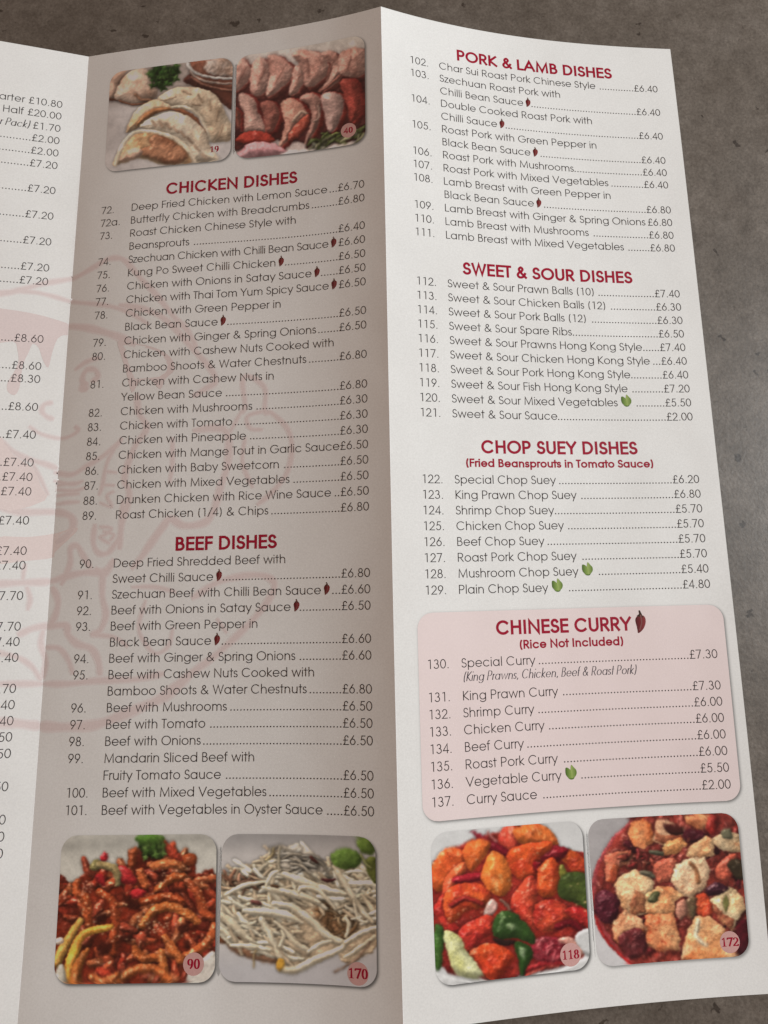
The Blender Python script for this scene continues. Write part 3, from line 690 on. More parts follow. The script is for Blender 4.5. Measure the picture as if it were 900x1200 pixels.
# ------------------------------------------------------------------ the printed food pictures, painted into the ink of a fine grid
rng = np.random.default_rng(7)
def fbm(X, Y, scale, seed, octs=4, gain=.55):
    out = np.zeros_like(X); a = 1.0; tot = 0
    for o in range(octs):
        r = np.random.default_rng(seed * 31 + o); T = r.random((64, 64))
        x = X / scale * 2**o + 7.3 * o; y = Y / scale * 2**o + 3.1 * o
        xi = np.floor(x).astype(int); yi = np.floor(y).astype(int); fx = x - xi; fy = y - yi
        fx = fx * fx * (3 - 2 * fx); fy = fy * fy * (3 - 2 * fy)
        g = lambda i, j: T[(xi + i) % 64, (yi + j) % 64]
        out += a * ((g(0,0) * (1 - fx) + g(1,0) * fx) * (1 - fy) + (g(0,1) * (1 - fx) + g(1,1) * fx) * fy); tot += a; a *= gain
    return out / tot
class Pic:
    def __init__(s, X, Y, bg):
        s.X, s.Y = X, Y; s.I = np.zeros(X.shape + (3,)) + np.array(bg, float); s.seed = 1
    def box(s, x0, y0, x1, y1, m=30):
        i = np.where(((s.X > x0 - m) & (s.X < x1 + m) & (s.Y > y0 - m) & (s.Y < y1 + m)))
        if not len(i[0]): return None
        return slice(i[0].min(), i[0].max() + 1), slice(i[1].min(), i[1].max() + 1)
    def shade_paint(s, b, sd, h, col, col2, amp, tex, amb, spec, shadow, soft, lx=-.45, ly=-.65, pat=None):
        X, Y = s.X[b], s.Y[b]; s.seed += 1
        n1 = fbm(X, Y, tex, s.seed, 4, .6); n2 = fbm(X, Y, tex * 3, s.seed + 50, 3)
        hh = h * .62 + amp * tex * .36 * (n1 - .5)
        du = np.maximum(np.abs(np.gradient(X, axis=0)).mean(), 1e-3); dv = np.maximum(np.abs(np.gradient(Y, axis=1)).mean(), 1e-3)
        gx = np.gradient(hh, axis=0) / du; gy = np.gradient(hh, axis=1) / dv
        nz = 1 / np.sqrt(1 + gx * gx + gy * gy); nx, ny = -gx * nz, -gy * nz
        l = np.array([lx, ly, .62]); l /= np.linalg.norm(l)
        dif = np.clip(nx * l[0] + ny * l[1] + nz * l[2], 0, 1)
        c1 = np.array(col, float); c2 = np.array(col2 if col2 is not None else np.array(col) * .72, float)
        t = np.clip((n2 - .3) * 1.9 + (n1 - .5) * .9, 0, 1)[..., None]
        c = c1 * (1 - t) + c2 * t
        if pat is not None: c = pat(X, Y, c)
        amb = min(.80, amb + .16); c = c * (amb + (1.27 - amb) * dif)[..., None]
        if spec:
            hv = l + np.array([0, 0, 1]); hv /= np.linalg.norm(hv)
            sp = np.clip(nx * hv[0] + ny * hv[1] + nz * hv[2], 0, 1)**16 * np.clip((n1 - .50) * 9, 0, 1) * 1.5
            c = c + (sp * spec)[..., None] * np.array([1, .93, .82])
        if shadow:
            m = np.clip(1 - np.clip(sd - 0, 0, None) / 17, 0, 1)**1.6 * shadow * .6
            s.I[b] *= (1 - m)[..., None]
        a = np.clip(.5 - sd / soft, 0, 1)[..., None]
        s.I[b] = s.I[b] * (1 - a) + np.clip(c, 0, 255) * a
    def blob(s, pts, col, col2=None, R=40, amp=.5, tex=26, amb=.42, spec=60, shadow=.45, soft=4, smooth=True, edge=5, pat=None, tilt=(0, 0)):
        q = np.array(spline(pts, 4, True) if smooth else pts, float)
        b = s.box(q[:, 0].min(), q[:, 1].min(), q[:, 0].max(), q[:, 1].max(), 34)
        if b is None: return
        X, Y = s.X[b], s.Y[b]; s.seed += 1
        Xw = X + edge * 2 * (fbm(X, Y, 22, s.seed, 3) - .5); Yw = Y + edge * 2 * (fbm(X, Y, 22, s.seed + 9, 3) - .5)
        d = np.full(X.shape, 1e9); ins = np.zeros(X.shape, bool)
        for (x0, y0), (x1, y1) in zip(q, np.roll(q, -1, 0)):
            ex, ey = x1 - x0, y1 - y0; L = ex * ex + ey * ey + 1e-9
            t = np.clip(((Xw - x0) * ex + (Yw - y0) * ey) / L, 0, 1)
            d = np.minimum(d, (Xw - x0 - t * ex)**2 + (Yw - y0 - t * ey)**2)
            cnd = (y0 > Yw) != (y1 > Yw)
            ins ^= cnd & (Xw < (x1 - x0) * (Yw - y0) / (y1 - y0 + 1e-12) + x0)
        d = np.sqrt(d); sd = np.where(ins, -d, d)
        k = np.clip(-sd / R, 0, 1); h = R * (1 - (1 - k)**2) * .95 + tilt[0] * X + tilt[1] * Y
        s.shade_paint(b, sd, h, col, col2, amp, tex, amb, spec, shadow, soft, pat=pat)
    def tube(s, pts, r, col, col2=None, amp=.35, tex=18, amb=.4, spec=60, shadow=.5, soft=3.5, edge=3):
        q = np.array(spline(pts, 4) if len(pts) > 2 else pts, float)
        rr = np.interp(np.linspace(0, 1, len(q)), np.linspace(0, 1, len(r)), r) if not np.isscalar(r) else np.full(len(q), float(r))
        m = rr.max(); b = s.box(q[:, 0].min() - m, q[:, 1].min() - m, q[:, 0].max() + m, q[:, 1].max() + m, 30)
        if b is None: return
        X, Y = s.X[b], s.Y[b]; s.seed += 1
        Xw = X + edge * 2 * (fbm(X, Y, 18, s.seed, 3) - .5); Yw = Y + edge * 2 * (fbm(X, Y, 18, s.seed + 9, 3) - .5)
        best = np.full(X.shape, 1e9); R = np.full(X.shape, m)
        for i in range(len(q) - 1):
            (x0, y0), (x1, y1) = q[i], q[i + 1]; ex, ey = x1 - x0, y1 - y0; L = ex * ex + ey * ey + 1e-9
            t = np.clip(((Xw - x0) * ex + (Yw - y0) * ey) / L, 0, 1)
            ri = rr[i] * (1 - t) + rr[i + 1] * t
            d = np.hypot(Xw - x0 - t * ex, Yw - y0 - t * ey) - ri
            w = d < best; best = np.where(w, d, best); R = np.where(w, ri, R)
        k = np.clip(-best / R, 0, 1); h = R * (1 - (1 - k)**2) * 1.25
        s.shade_paint(b, best, h, col, col2, amp, tex, amb, spec, shadow, soft)
    def dots(s, n, region, r, col, a=.8, seed=3):
        g = np.random.default_rng(seed); x0, y0, x1, y1 = region
        for _ in range(n):
            cx, cy = g.uniform(x0, x1), g.uniform(y0, y1); rx = g.uniform(*r); ry = rx * g.uniform(.5, 1); th = g.uniform(0, 3)
            b = s.box(cx - rx, cy - rx, cx + rx, cy + rx, 6)
            if b is None: continue
            X, Y = s.X[b] - cx, s.Y[b] - cy; A = X * math.cos(th) + Y * math.sin(th); B = -X * math.sin(th) + Y * math.cos(th)
            m = np.clip((1.25 - np.hypot(A / rx, B / ry)) * 2, 0, 1)[..., None] * a * g.uniform(.5, 1)
            s.I[b] = s.I[b] * (1 - m) + np.array(col, float) * m
    def leafy(s, poly, n, col, col2, r=(10, 20), seed=5):
        g = np.random.default_rng(seed); q = np.array(poly, float); c = q.mean(0)
        for i in range(n):
            w = g.dirichlet(np.ones(len(q)) * .55); p = w @ q
            a = g.uniform(0, 6.28); R = g.uniform(*r); t = g.uniform(0, 1)
            star = [(p[0] + R * (1 if k % 2 else .5) * math.cos(a + k * .785), p[1] + R * (1 if k % 2 else .5) * math.sin(a + k * .785)) for k in range(8)]
            cc = np.array(col) * (1 - t) + np.array(col2) * t
            s.blob(star, cc * g.uniform(.7, 1.15), None, R=R * .7, amp=.3, tex=12, spec=25, shadow=.35, edge=2)
    def ground(s, mask_pts, col, col2, tex=30, edge=10, soft=8):
        s.blob(mask_pts, col, col2, R=12, amp=.8, tex=tex, amb=.35, spec=30, shadow=.15, soft=soft, edge=edge)
    def heap(s, poly, n, length, r, cols, seed, ang=None, spec=50, bend=.5, amp=.5, **kw):
        g = np.random.default_rng(seed); q = np.array(poly, float)
        lo, hi = q.min(0), q.max(0); made = 0; tries = 0; pts = []
        while made < n and tries < n * 20:
            tries += 1; p = g.uniform(lo, hi)
            ins = False
            for (x0, y0), (x1, y1) in zip(q, np.roll(q, -1, 0)):
                if (y0 > p[1]) != (y1 > p[1]) and p[0] < (x1 - x0) * (p[1] - y0) / (y1 - y0) + x0: ins = not ins
            if ins: pts.append(p); made += 1
        pts.sort(key=lambda p: p[1] + g.uniform(-40, 40))
        for p in pts:
            L = g.uniform(*length); a = g.uniform(0, math.pi) if ang is None else g.normal(ang[0], ang[1])
            dx, dy = math.cos(a) * L / 2, math.sin(a) * L / 2; bx, by = -dy * g.uniform(-bend, bend), dx * g.uniform(-bend, bend)
            R = g.uniform(*r); c = np.array(cols[g.integers(len(cols))]) * g.uniform(.75, 1.15)
            s.tube([(p[0] - dx, p[1] - dy), (p[0] + bx, p[1] + by), (p[0] + dx, p[1] + dy)], [R * .65, R, R * .6], c, c * (.86 if kw else .6), amp=amp, spec=spec, **kw)

def pic_dumplings(P):
    X, Y = P.X, P.Y
    t = np.clip((Y - 330) / 60, 0, 1)[..., None]; P.I = np.array((176,152,138.)) * (1 - t) + np.array((196,178,168.)) * t
    t = np.clip((700 - Y) / 300, 0, 1) * np.clip((340 - X) / 200, 0, 1); P.I *= (1 - .07 * t)[..., None]
    P.blob([(160,345),(160,230),(200,195),(262,185),(240,250),(215,335)], (186,145,122), (168,124,100), R=50, spec=20)
    P.tube([(160,338),(185,345),(215,348)], 5, (96,52,36), spec=0)
    P.blob([(560,250),(640,200),(840,220),(840,400),(760,360),(690,300)], (92,50,38), (66,36,32), R=30, spec=10)
    P.blob([(200,340),(220,270),(268,205),(350,180),(410,240),(425,320),(372,362),(290,372)], (206,170,146), (186,142,116), R=60, spec=25)
    P.tube([(310,318),(340,345),(390,348)], 8, (170,118,90), spec=10); P.tube([(225,350),(290,372),(360,366)], 5, (136,84,62), spec=0)
    P.leafy([(335,190),(350,240),(400,300),(440,325),(500,270),(570,240),(600,170),(560,145),(450,160),(370,175)], 95, (38,66,24), (92,120,56), (14, 28), 4)
    P.blob([(590,190),(596,140),(700,118),(850,110),(850,290),(760,290),(660,262),(612,230)], (134,82,62), (104,56,42), R=30, spec=30)
    P.blob([(672,190),(690,140),(740,118),(850,108),(850,215),(740,218)], (184,158,142), (140,104,84), R=14, amp=1.6, tex=13, spec=60, edge=8)
    P.tube([(588,158),(606,190),(650,214),(730,230),(840,236)], [11, 8, 7, 6], (214,196,182), spec=60, shadow=.3)
    P.tube([(600,200),(640,234),(720,256),(840,262)], 6, (178,146,128), spec=40, shadow=.2); P.tube([(606,226),(660,262),(740,286),(840,300)], 6, (150,96,76), spec=30, shadow=.2)
    P.blob([(420,345),(470,305),(530,280),(620,278),(700,300),(755,350),(790,430),(830,500),(810,560),(745,570),(700,560),(668,470),(620,415),(540,395),(470,385)], (216,186,156), (198,162,130), R=60, amp=.5, tex=34, spec=25)
    for a, b in (((470,345),(520,330)), ((560,300),(600,320)), ((640,320),(660,360)), ((700,350),(705,400)), ((745,400),(735,460)), ((770,480),(750,540)), ((610,370),(650,375))): P.tube([a, b], 5, (186,148,118), spec=0, shadow=.15, soft=8)
    P.blob([(258,520),(300,420),(350,370),(420,345),(470,365),(512,398),(440,412),(372,450),(330,490)], (214,176,142), (196,146,104), R=40, spec=20)
    P.blob([(310,485),(345,430),(410,392),(475,385),(500,400),(430,415),(360,452)], (168,112,74), (132,78,50), R=20, spec=25, shadow=.2)
    P.blob([(500,398),(560,396),(625,430),(660,480),(695,545),(672,520),(630,470),(570,428)], (146,88,60), (120,66,44), R=12, spec=20, shadow=.2)
    P.tube([(500,386),(570,384),(635,420),(672,475),(706,560)], [6, 9, 8, 7], (216,188,158), spec=10, shadow=.15, amb=.7)
    P.blob([(335,492),(375,450),(430,425),(510,410),(590,432),(645,475),(690,540),(705,600),(740,640),(740,670),(600,680),(585,600),(520,548),(430,518)], (224,196,168), (206,172,142), R=55, amp=.5, tex=26, spec=20)
    for i in range(8):
        x, y = 395 + i * 38, 458 + i * i * 3.6; P.tube([(x, y), (x + 22, y + 26)], 6, (190,150,122), spec=0, shadow=.2, soft=9)
    P.blob([(190,690),(225,610),(280,540),(340,515),(420,522),(500,548),(560,590),(600,650),(600,680),(480,690),(420,680),(330,655),(240,680)], (210,164,122), (190,130,86), R=34, amp=.6, tex=40, spec=30, shadow=.2)
    P.blob([(380,560),(410,530),(470,545),(540,590),(585,640),(560,670),(480,684),(425,664),(350,640),(345,600),(390,590)], (178,120,88), (142,84,56), R=24, amp=1.1, tex=26, spec=45)
    P.blob([(225,670),(250,620),(310,600),(345,620),(330,650),(270,668)], (212,166,140), (196,140,110), R=30, spec=30, shadow=.1)
    P.tube([(205,690),(225,620),(272,545),(335,512),(430,520),(515,550),(580,600),(622,672)], [9, 12, 10, 9, 11, 12, 10], (220,192,164), (208,178,148), spec=10, shadow=.2, amb=.7)
def pic_duck(P):
    X, Y = P.X, P.Y
    t = np.clip((Y - 200) / 200, 0, 1)[..., None]; P.I = np.array((200,184,170.)) * (1 - t) + np.array((186,160,148.)) * t
    P.ground([(0,420),(60,360),(300,360),(600,330),(720,380),(720,700),(500,760),(200,740),(0,780)], (84,38,34), (58,24,22))
    pk, pd, ed = (192,142,124), (164,108,92), (126,62,52)
    for q in ([(10,490),(20,340),(60,300),(100,325),(125,385),(85,455)], [(118,505),(112,370),(150,303),(200,320),(228,400),(190,495)], [(190,512),(212,400),(200,300),(240,282),(300,315),(345,360),(335,420),(290,460),(240,505)],
              [(312,508),(330,430),(345,355),(385,350),(402,430),(360,495)], [(402,465),(392,390),(355,330),(328,288),(375,262),(460,268),(525,310),(530,385),(470,455)], [(472,490),(522,425),(545,350),(480,285),(540,265),(595,310),(612,380),(560,450)], [(590,400),(575,300),(620,262),(720,262),(720,400)]):
        q = np.array(q, float); P.blob(q + (8, 6), ed, (98,44,38), R=22, amp=.9, spec=40); c = q.mean(0); P.blob(c + (q - c) * (.92, .95) - (9, 3), pk, pd, R=60, amp=.9, tex=30, spec=25, shadow=.1, soft=8); P.tube([c + (q[k] - c) * .45 for k in (0, len(q) // 2)], 5, pd, None, spec=0, shadow=.1, soft=12)
    for q, m in (([(60,700),(80,620),(40,510),(70,485),(130,512),(160,590),(205,700),(140,710)], pk), ([(200,700),(172,600),(165,535),(235,532),(275,600),(240,690)], (150,86,72)), ([(30,640),(20,560),(60,600),(60,690)], (130,70,56)),
                 ([(258,775),(290,660),(268,545),(330,510),(395,550),(418,610),(350,700),(295,770)], (198,134,112)), ([(390,780),(430,650),(425,560),(368,520),(420,480),(480,508),(492,600),(450,720)], (172,120,104)),
                 ([(520,705),(498,600),(478,500),(555,480),(612,515),(604,600),(560,695)], (190,146,132)), ([(640,655),(620,560),(580,430),(650,410),(695,480),(700,600)], (160,66,54))):
        q = np.array(q, float); P.blob(q + (9, 4), (140,50,40), (100,34,30), R=24, amp=.9, spec=45); c = q.mean(0); P.blob(c + (q - c) * (.9, .93) - (8, 2), m, np.array(m) * .84, R=50, amp=1.0, tex=28, spec=25, shadow=.1, soft=8)
    P.tube([(330,640),(370,590),(405,600)], 8, (204,160,134), spec=20, shadow=.1); P.blob([(300,740),(340,660),(410,600),(412,650),(360,720)], (164,72,54), (136,52,40), R=20)
    P.tube([(440,640),(470,620),(462,560)], 7, (196,150,130), spec=30, shadow=.2); P.tube([(470,480),(520,450),(580,400)], 7, (150,90,76), spec=20)
    P.blob([(30,748),(60,705),(130,690),(205,705),(235,745),(150,760)], (166,60,44), (140,42,34), R=26, spec=60)
    P.blob([(0,840),(60,790),(110,752),(200,752),(290,785),(280,810),(120,835)], (200,142,140), (182,116,114), R=40, spec=25)
    P.blob([(285,800),(420,785),(520,772),(700,740),(700,800),(280,850)], (196,176,166), (180,160,148), R=20, spec=10, shadow=.1)
    P.heap([(420,770),(480,715),(600,700),(700,650),(705,740),(600,770)], 26, (50, 110), (5, 9), [(128,132,70), (160,150,110), (98,106,52), (176,164,140)], 11, (-.35, .4))
def pic_beef(P):
    X, Y = P.X, P.Y
    P.I = np.zeros_like(P.I) + np.array((170,164,152.)); P.I *= (1 - .12 * np.clip(1 - np.abs((Y - 150 + (X - 100) * .08) / 60), 0, 1))[..., None]
    P.I *= (1 - .06 * np.clip((260 - Y) / 170, 0, 1))[..., None]
    hp = [(30,320),(60,300),(110,340),(200,262),(300,258),(350,262),(405,240),(430,170),(560,140),(600,120),(660,200),(700,185),(760,210),(770,290),(870,290),(870,700),(800,740),(720,790),(690,890),(20,890),(20,700)]
    P.ground(hp, (110,36,20), (66,20,14), tex=40)
    P.heap(hp, 120, (60, 150), (16, 30), [(168,72,42), (152,58,34), (138,44,28), (176,92,54), (158,64,42)], 21, spec=120, amp=1.2, bend=.35)
    for q, c in (([(140,330),(130,380),(180,420),(190,500),(200,570)], (164,72,36)), ([(250,380),(320,430),(340,520),(330,620),(320,700)], (160,66,34)), ([(480,440),(600,410),(690,430)], (158,64,30)),
                 ([(480,560),(530,490),(620,460),(700,490),(770,540)], (176,92,44)), ([(560,370),(620,320),(690,300)], (162,76,36)), ([(720,330),(780,400),(800,480),(850,520)], (156,68,36)), ([(860,560),(830,640),(760,700),(710,720)], (166,78,40)),
                 ([(440,680),(480,730),(560,730)], (170,84,40)), ([(600,620),(640,680),(680,740)], (176,90,44)), ([(580,700),(590,780),(600,850)], (180,96,46)), ([(350,860),(430,800),(540,790),(620,850)], (170,84,40)), ([(210,830),(290,860),(350,820)], (164,82,40)),
                 ([(420,240),(430,180),(440,170)], (160,70,36)), ([(610,140),(640,180),(680,220)], (150,50,32)), ([(470,270),(480,310),(500,350)], (168,80,42)), ([(780,320),(860,310)], (168,84,50)), ([(540,250),(620,235),(700,250)], (182,96,52))):
        P.tube(q, [18, 26, 20], c, np.array(c) * .72, amp=1.3, spec=110, edge=7)
    P.blob([(700,190),(740,178),(768,205),(750,240),(700,235)], (158,70,36), None, R=26, spec=70)
    for q in ([(370,380),(420,400),(480,440),(470,480),(390,470)], [(560,290),(610,285),(600,330),(550,340)], [(640,360),(690,360),(690,395),(640,385)], [(660,560),(720,540),(720,600),(670,610)], [(240,500),(290,490),(300,540),(230,560)], [(370,600),(440,600),(420,650),(370,640)], [(230,640),(320,650),(320,700),(250,730)], [(690,640),(740,640),(720,690)]):
        P.blob(np.array(q, float).mean(0) + (np.array(q, float) - np.array(q, float).mean(0)) * .8, (62,22,14), (40,16,12), R=14, spec=8, shadow=.2, soft=22, edge=14)
    P.blob([(350,260),(380,245),(420,270),(450,330),(400,345),(360,320)], (150,36,36), (120,24,26), R=26, spec=60); P.blob([(420,380),(450,365),(500,385),(480,410),(430,415)], (158,34,36), None, R=20); P.blob([(230,300),(270,290),(290,350),(250,340)], (146,30,32), None, R=18)
    P.blob([(262,195),(282,175),(300,200),(286,220),(262,215)], (160,30,36), None, R=14)
    P.blob([(202,262),(218,222),(250,212),(268,240),(240,270)], (124,112,66), (98,88,46), R=18); P.tube([(250,240),(320,255),(348,290),(350,340)], [20, 22, 14], (140,124,84), (110,90,56), spec=40)
    P.tube([(30,760),(60,690),(100,620),(155,530)], [22, 26, 22, 16], (188,140,66), (168,110,50), spec=40, amp=.4); P.tube([(90,860),(110,750),(150,630),(210,590),(315,568)], [34, 32, 22, 22, 16], (200,146,54), (184,112,46), spec=40, amp=.4)
    P.tube([(130,870),(140,780),(190,690)], [30, 26, 14], (170,92,42), None, spec=50); P.blob([(20,640),(50,620),(70,640),(50,660),(20,660)], (196,170,150), None, R=16)
    P.blob([(20,830),(30,780),(60,765),(80,820),(78,880),(20,880)], (176,166,150), (160,150,130), R=20, spec=10); P.blob([(720,890),(730,790),(790,740),(870,700),(870,890)], (178,168,156), (168,158,146), R=20, spec=10, edge=3)
    P.leafy([(456,90),(580,85),(600,150),(640,200),(560,215),(480,215),(455,160)], 60, (46,72,24), (104,126,60), (14, 26), 9)
    P.blob([(452,84),(585,84),(588,120),(500,130),(455,120)], (54,84,28), (80,104,44), R=20, spec=10, edge=3, shadow=.1)
    P.dots(60, (130,330,820,640), (3, 7), (222,180,130), .75, 2); P.dots(26, (500,250,760,300), (3, 6), (220,170,130), .6, 5); P.dots(20, (160,320,220,400), (3, 7), (214,160,130), .7, 6); P.dots(26, (480,540,620,600), (3, 7), (226,190,150), .8, 8)
def pic_sprouts(P):
    X, Y = P.X, P.Y
    t = np.clip((Y - 90) / 100, 0, 1)[..., None]; P.I = np.array((136,132,130.)) * (1 - t) + np.array((168,162,158.)) * t
    t = np.clip((Y - 640) / 150, 0, 1)[..., None]; P.I = P.I * (1 - t) + np.array((164,160,160.)) * t
    hp = [(10,330),(150,260),(340,160),(430,140),(560,200),(650,260),(870,290),(870,640),(800,720),(700,760),(640,700),(560,740),(420,780),(330,760),(230,740),(80,670),(10,600)]
    P.ground(hp, (188,166,138), (164,138,110), tex=44)
    P.blob([(540,470),(620,420),(720,430),(760,520),(730,620),(640,610),(560,540)], (160,122,88), (128,92,64), R=30, amp=1.4, spec=10, shadow=.1, soft=30, edge=18)
    P.heap([(560,450),(740,440),(760,600),(600,600)], 26, (60, 150), (5, 10), [(176,146,112), (150,116,82), (134,98,66)], 37, (.6, .7), spec=20)
    P.blob([(20,570),(90,560),(160,620),(120,650),(20,650)], (128,76,50), (88,52,34), R=20, soft=20, edge=14); P.blob([(80,660),(200,680),(320,720),(330,760),(200,735),(110,700)], (150,112,88), (120,84,62), R=20, soft=20)
    P.heap([(10,340),(200,260),(340,180),(560,220),(860,300),(860,560),(600,420),(300,470),(10,520)], 200, (90, 240), (9, 17), [(212,200,176), (204,190,164), (196,178,150), (214,204,184), (188,166,138)], 31, (.35, .6), spec=30, bend=.3, amp=.3, amb=.5, shadow=.34)
    P.heap([(40,300),(250,290),(240,340),(60,380)], 24, (50, 110), (6, 11), [(168,124,100), (190,160,130), (140,96,74)], 33, None, spec=20)
    P.heap([(20,480),(200,480),(420,560),(500,700),(330,740),(120,640),(20,600)], 80, (90, 220), (9, 17), [(212,200,176), (202,186,160), (190,168,140)], 35, (.5, .55), spec=30, bend=.3, amp=.3, amb=.5, shadow=.34)
    pale = (200,187,164)
    P.blob([(345,250),(350,180),(400,145),(480,150),(560,210),(600,270),(520,280),(420,262)], (196,186,172), (180,168,152), R=12, amp=.6, spec=0, soft=20, shadow=.1)
    P.heap([(360,170),(480,160),(590,260),(400,260)], 22, (60, 150), (6, 11), [(204,194,178), (190,176,156)], 61, (.3, .5), spec=20)
    for q, r in (([(370,290),(470,330),(580,370),(700,395)], [16, 26, 24, 12]), ([(640,250),(700,350),(770,460),(840,545)], [14, 16, 14, 8]), ([(320,445),(420,465),(520,540),(610,620),(680,650)], [16, 18, 20, 22, 18]), ([(160,480),(250,490),(380,505),(470,545)], [12, 22, 24, 8]),
                 ([(30,505),(90,540),(150,600),(215,650)], [20, 24, 16, 8]), ([(255,530),(300,610),(330,680),(355,740)], [18, 16, 14, 16]), ([(325,540),(380,590),(430,650),(500,690)], [8, 12, 14, 12]), ([(350,670),(370,620),(360,590)], [10, 12, 6]),
                 ([(350,790),(430,795),(540,740),(650,695),(700,660)], [14, 22, 22, 18, 12]), ([(500,700),(560,660),(620,640)], [10, 14, 8]), ([(90,665),(200,670),(300,690)], [8, 16, 10]), ([(60,400),(160,350),(280,330)], [8, 14, 8]), ([(260,360),(320,370),(450,400),(560,440)], [8, 18, 22, 10]),
                 ([(700,650),(780,600),(860,570)], [14, 16, 10]), ([(690,730),(770,680),(850,620)], [6, 14, 12]), ([(280,350),(310,290),(350,270)], [8, 14, 8]), ([(700,620),(715,560),(700,520)], [8, 12, 6]), ([(450,380),(470,360),(560,380),(640,470)], [10, 16, 14, 6]), ([(740,430),(760,520),(810,545)], [6, 8, 6])):
        P.tube(q, [v * .98 for v in r], pale, (182,166,140), amp=.3, spec=40, shadow=.42, amb=.5)
    P.blob([(330,780),(345,735),(370,740),(375,780),(350,800)], (184,140,60), (160,112,40), R=14); P.tube([(215,780),(212,730),(225,690)], 5, (176,150,110), spec=0, shadow=.2)
    P.tube([(640,805),(740,750),(800,690),(830,645)], 5, (150,120,100), spec=0, shadow=.3); P.tube([(280,215),(310,190),(320,155)], 7, (170,150,110)); P.tube([(350,150),(345,200),(345,260)], 7, (186,172,146))
    P.tube([(515,200),(530,215),(548,232)], [7, 9, 5], (70,36,32), spec=30); P.tube([(575,318),(600,325),(640,318)], [6, 9, 6], (70,34,34), spec=20); P.tube([(205,435),(235,440),(250,450)], [10, 12, 6], (110,66,60)); P.tube([(310,350),(340,355)], [8, 8], (74,52,36))
    P.blob([(616,202),(650,165),(700,152),(750,170),(782,205),(762,248),(700,262),(650,250)], (92,116,52), (68,92,38), R=34, tex=20, spec=20, edge=7)
    P.blob([(752,110),(780,95),(830,110),(860,160),(830,185),(790,180),(768,150)], (96,116,50), (68,90,34), R=26, spec=20, edge=7); P.blob([(800,220),(860,205),(870,330),(830,320)], (98,102,48), (74,80,36), R=26, spec=15, edge=6); P.tube([(780,185),(800,230),(830,260)], 6, (130,132,84))
def pic_orange(P):
    P.I = np.zeros_like(P.I) + np.array((210,208,202.))
    P.I *= (1 - .05 * np.clip((100 - P.Y) / 100, 0, 1))[..., None]
    P.ground([(20,320),(60,230),(200,150),(400,80),(600,50),(700,180),(860,230),(870,600),(800,660),(830,760),(700,800),(540,840),(380,870),(200,850),(90,810),(20,640)], (164,44,32), (116,26,26), tex=40)
    def ch(q, c=(210,80,40), c2=(182,50,32), **k):
        q = np.array(q, float); q = q.mean(0) + (q - q.mean(0)) * 1.13
        P.blob(q, c, c2, R=k.pop('R', 44), amp=k.pop('amp', 1.1), tex=k.pop('tex', 30), spec=k.pop('spec', 85), **k)
    ch([(380,130),(420,65),(480,60),(480,180),(430,200)], (208,72,50), (180,40,36)); ch([(470,80),(560,50),(640,80),(680,150),(620,160),(520,150),(480,120)], (212,104,44), (196,74,38))
    ch([(690,210),(740,190),(800,210),(850,270),(850,320),(790,310),(740,260)], (208,86,36)); ch([(600,170),(680,165),(740,190),(690,240),(620,240)], (140,24,34), (110,16,24))
    P.tube([(235,85),(300,130),(360,170),(430,205)], [5, 14, 26, 20], (150,26,40), (120,16,30), spec=70); P.tube([(320,90),(345,120),(370,140)], 6, (214,130,120))
    ch([(25,330),(45,250),(90,195),(150,185),(200,215),(190,300),(130,350),(60,390)], (218,98,42), (198,70,34), amp=.5); ch([(196,190),(230,145),(290,135),(330,160),(300,220),(240,285),(210,250)], (220,106,44), (202,78,36), amp=.5)
    ch([(90,430),(100,340),(160,270),(200,260),(190,330),(140,400)], (218,96,52), (196,62,40), amp=.5); P.tube([(150,345),(220,335),(310,320)], [16, 26, 18], (166,34,44), (130,20,30), spec=50)
    ch([(430,250),(450,190),(530,160),(640,150),(640,190),(590,230),(580,310),(510,330),(460,300)], (214,84,36), (190,48,28)); ch([(560,260),(600,250),(590,300)], (150,20,30), None, R=12)
    ch([(590,330),(600,280),(660,235),(695,300),(690,390),(640,425),(590,400)], (216,92,38), (190,56,28))
    ch([(40,500),(90,430),(110,530),(170,600),(120,620),(60,540)], (206,60,44), (170,32,32)); ch([(100,440),(150,380),(250,370),(320,410),(300,480),(210,500),(140,560),(110,520)], (212,88,40), (180,50,30)); P.tube([(130,480),(200,440),(290,470)], 14, (150,40,34), spec=40)
    ch([(450,460),(500,380),(550,330),(580,400),(570,480),(590,570),(540,580),(480,520)], (214,76,48), (190,42,34), amp=1.5)
    ch([(585,480),(650,455),(720,480),(750,540),(700,590),(620,610),(575,560)], (212,84,48), (180,44,34), amp=1.6, tex=24)
    P.blob([(288,330),(310,240),(350,188),(410,220),(442,290),(442,380),(400,430),(330,400)], (226,116,46), (210,86,36), R=54, amp=.35, tex=40, spec=70); P.dots(12, (340,300,400,400), (5, 12), (238,180,110), .6, 4)
    ch([(740,500),(800,490),(870,520),(860,600),(800,560),(740,520)], (190,50,38), (150,26,28)); P.tube([(690,590),(760,570),(830,620)], 18, (112,20,28), spec=20)
    P.blob([(695,280),(715,258),(740,300),(760,360),(730,370),(705,330)], (140,134,52), (112,110,40), R=16, spec=40); P.blob([(700,340),(760,300),(860,330),(865,490),(790,470),(710,440),(690,400)], (72,84,34), (46,60,26), R=30, amp=.9, spec=30)
    P.blob([(300,545),(315,480),(345,440),(375,480),(345,530)], (214,180,162), (196,140,130), R=16); P.tube([(390,450),(430,480),(440,500)], 8, (160,110,90))
    ch([(180,610),(250,560),(330,540),(350,600),(290,650),(240,720),(190,680)], (204,62,42), (170,34,34), amp=1.7, tex=22); ch([(230,740),(310,690),(400,700),(450,750),(420,800),(370,862),(310,840),(290,790)], (216,76,34), (190,48,28), amp=1.4, tex=26)
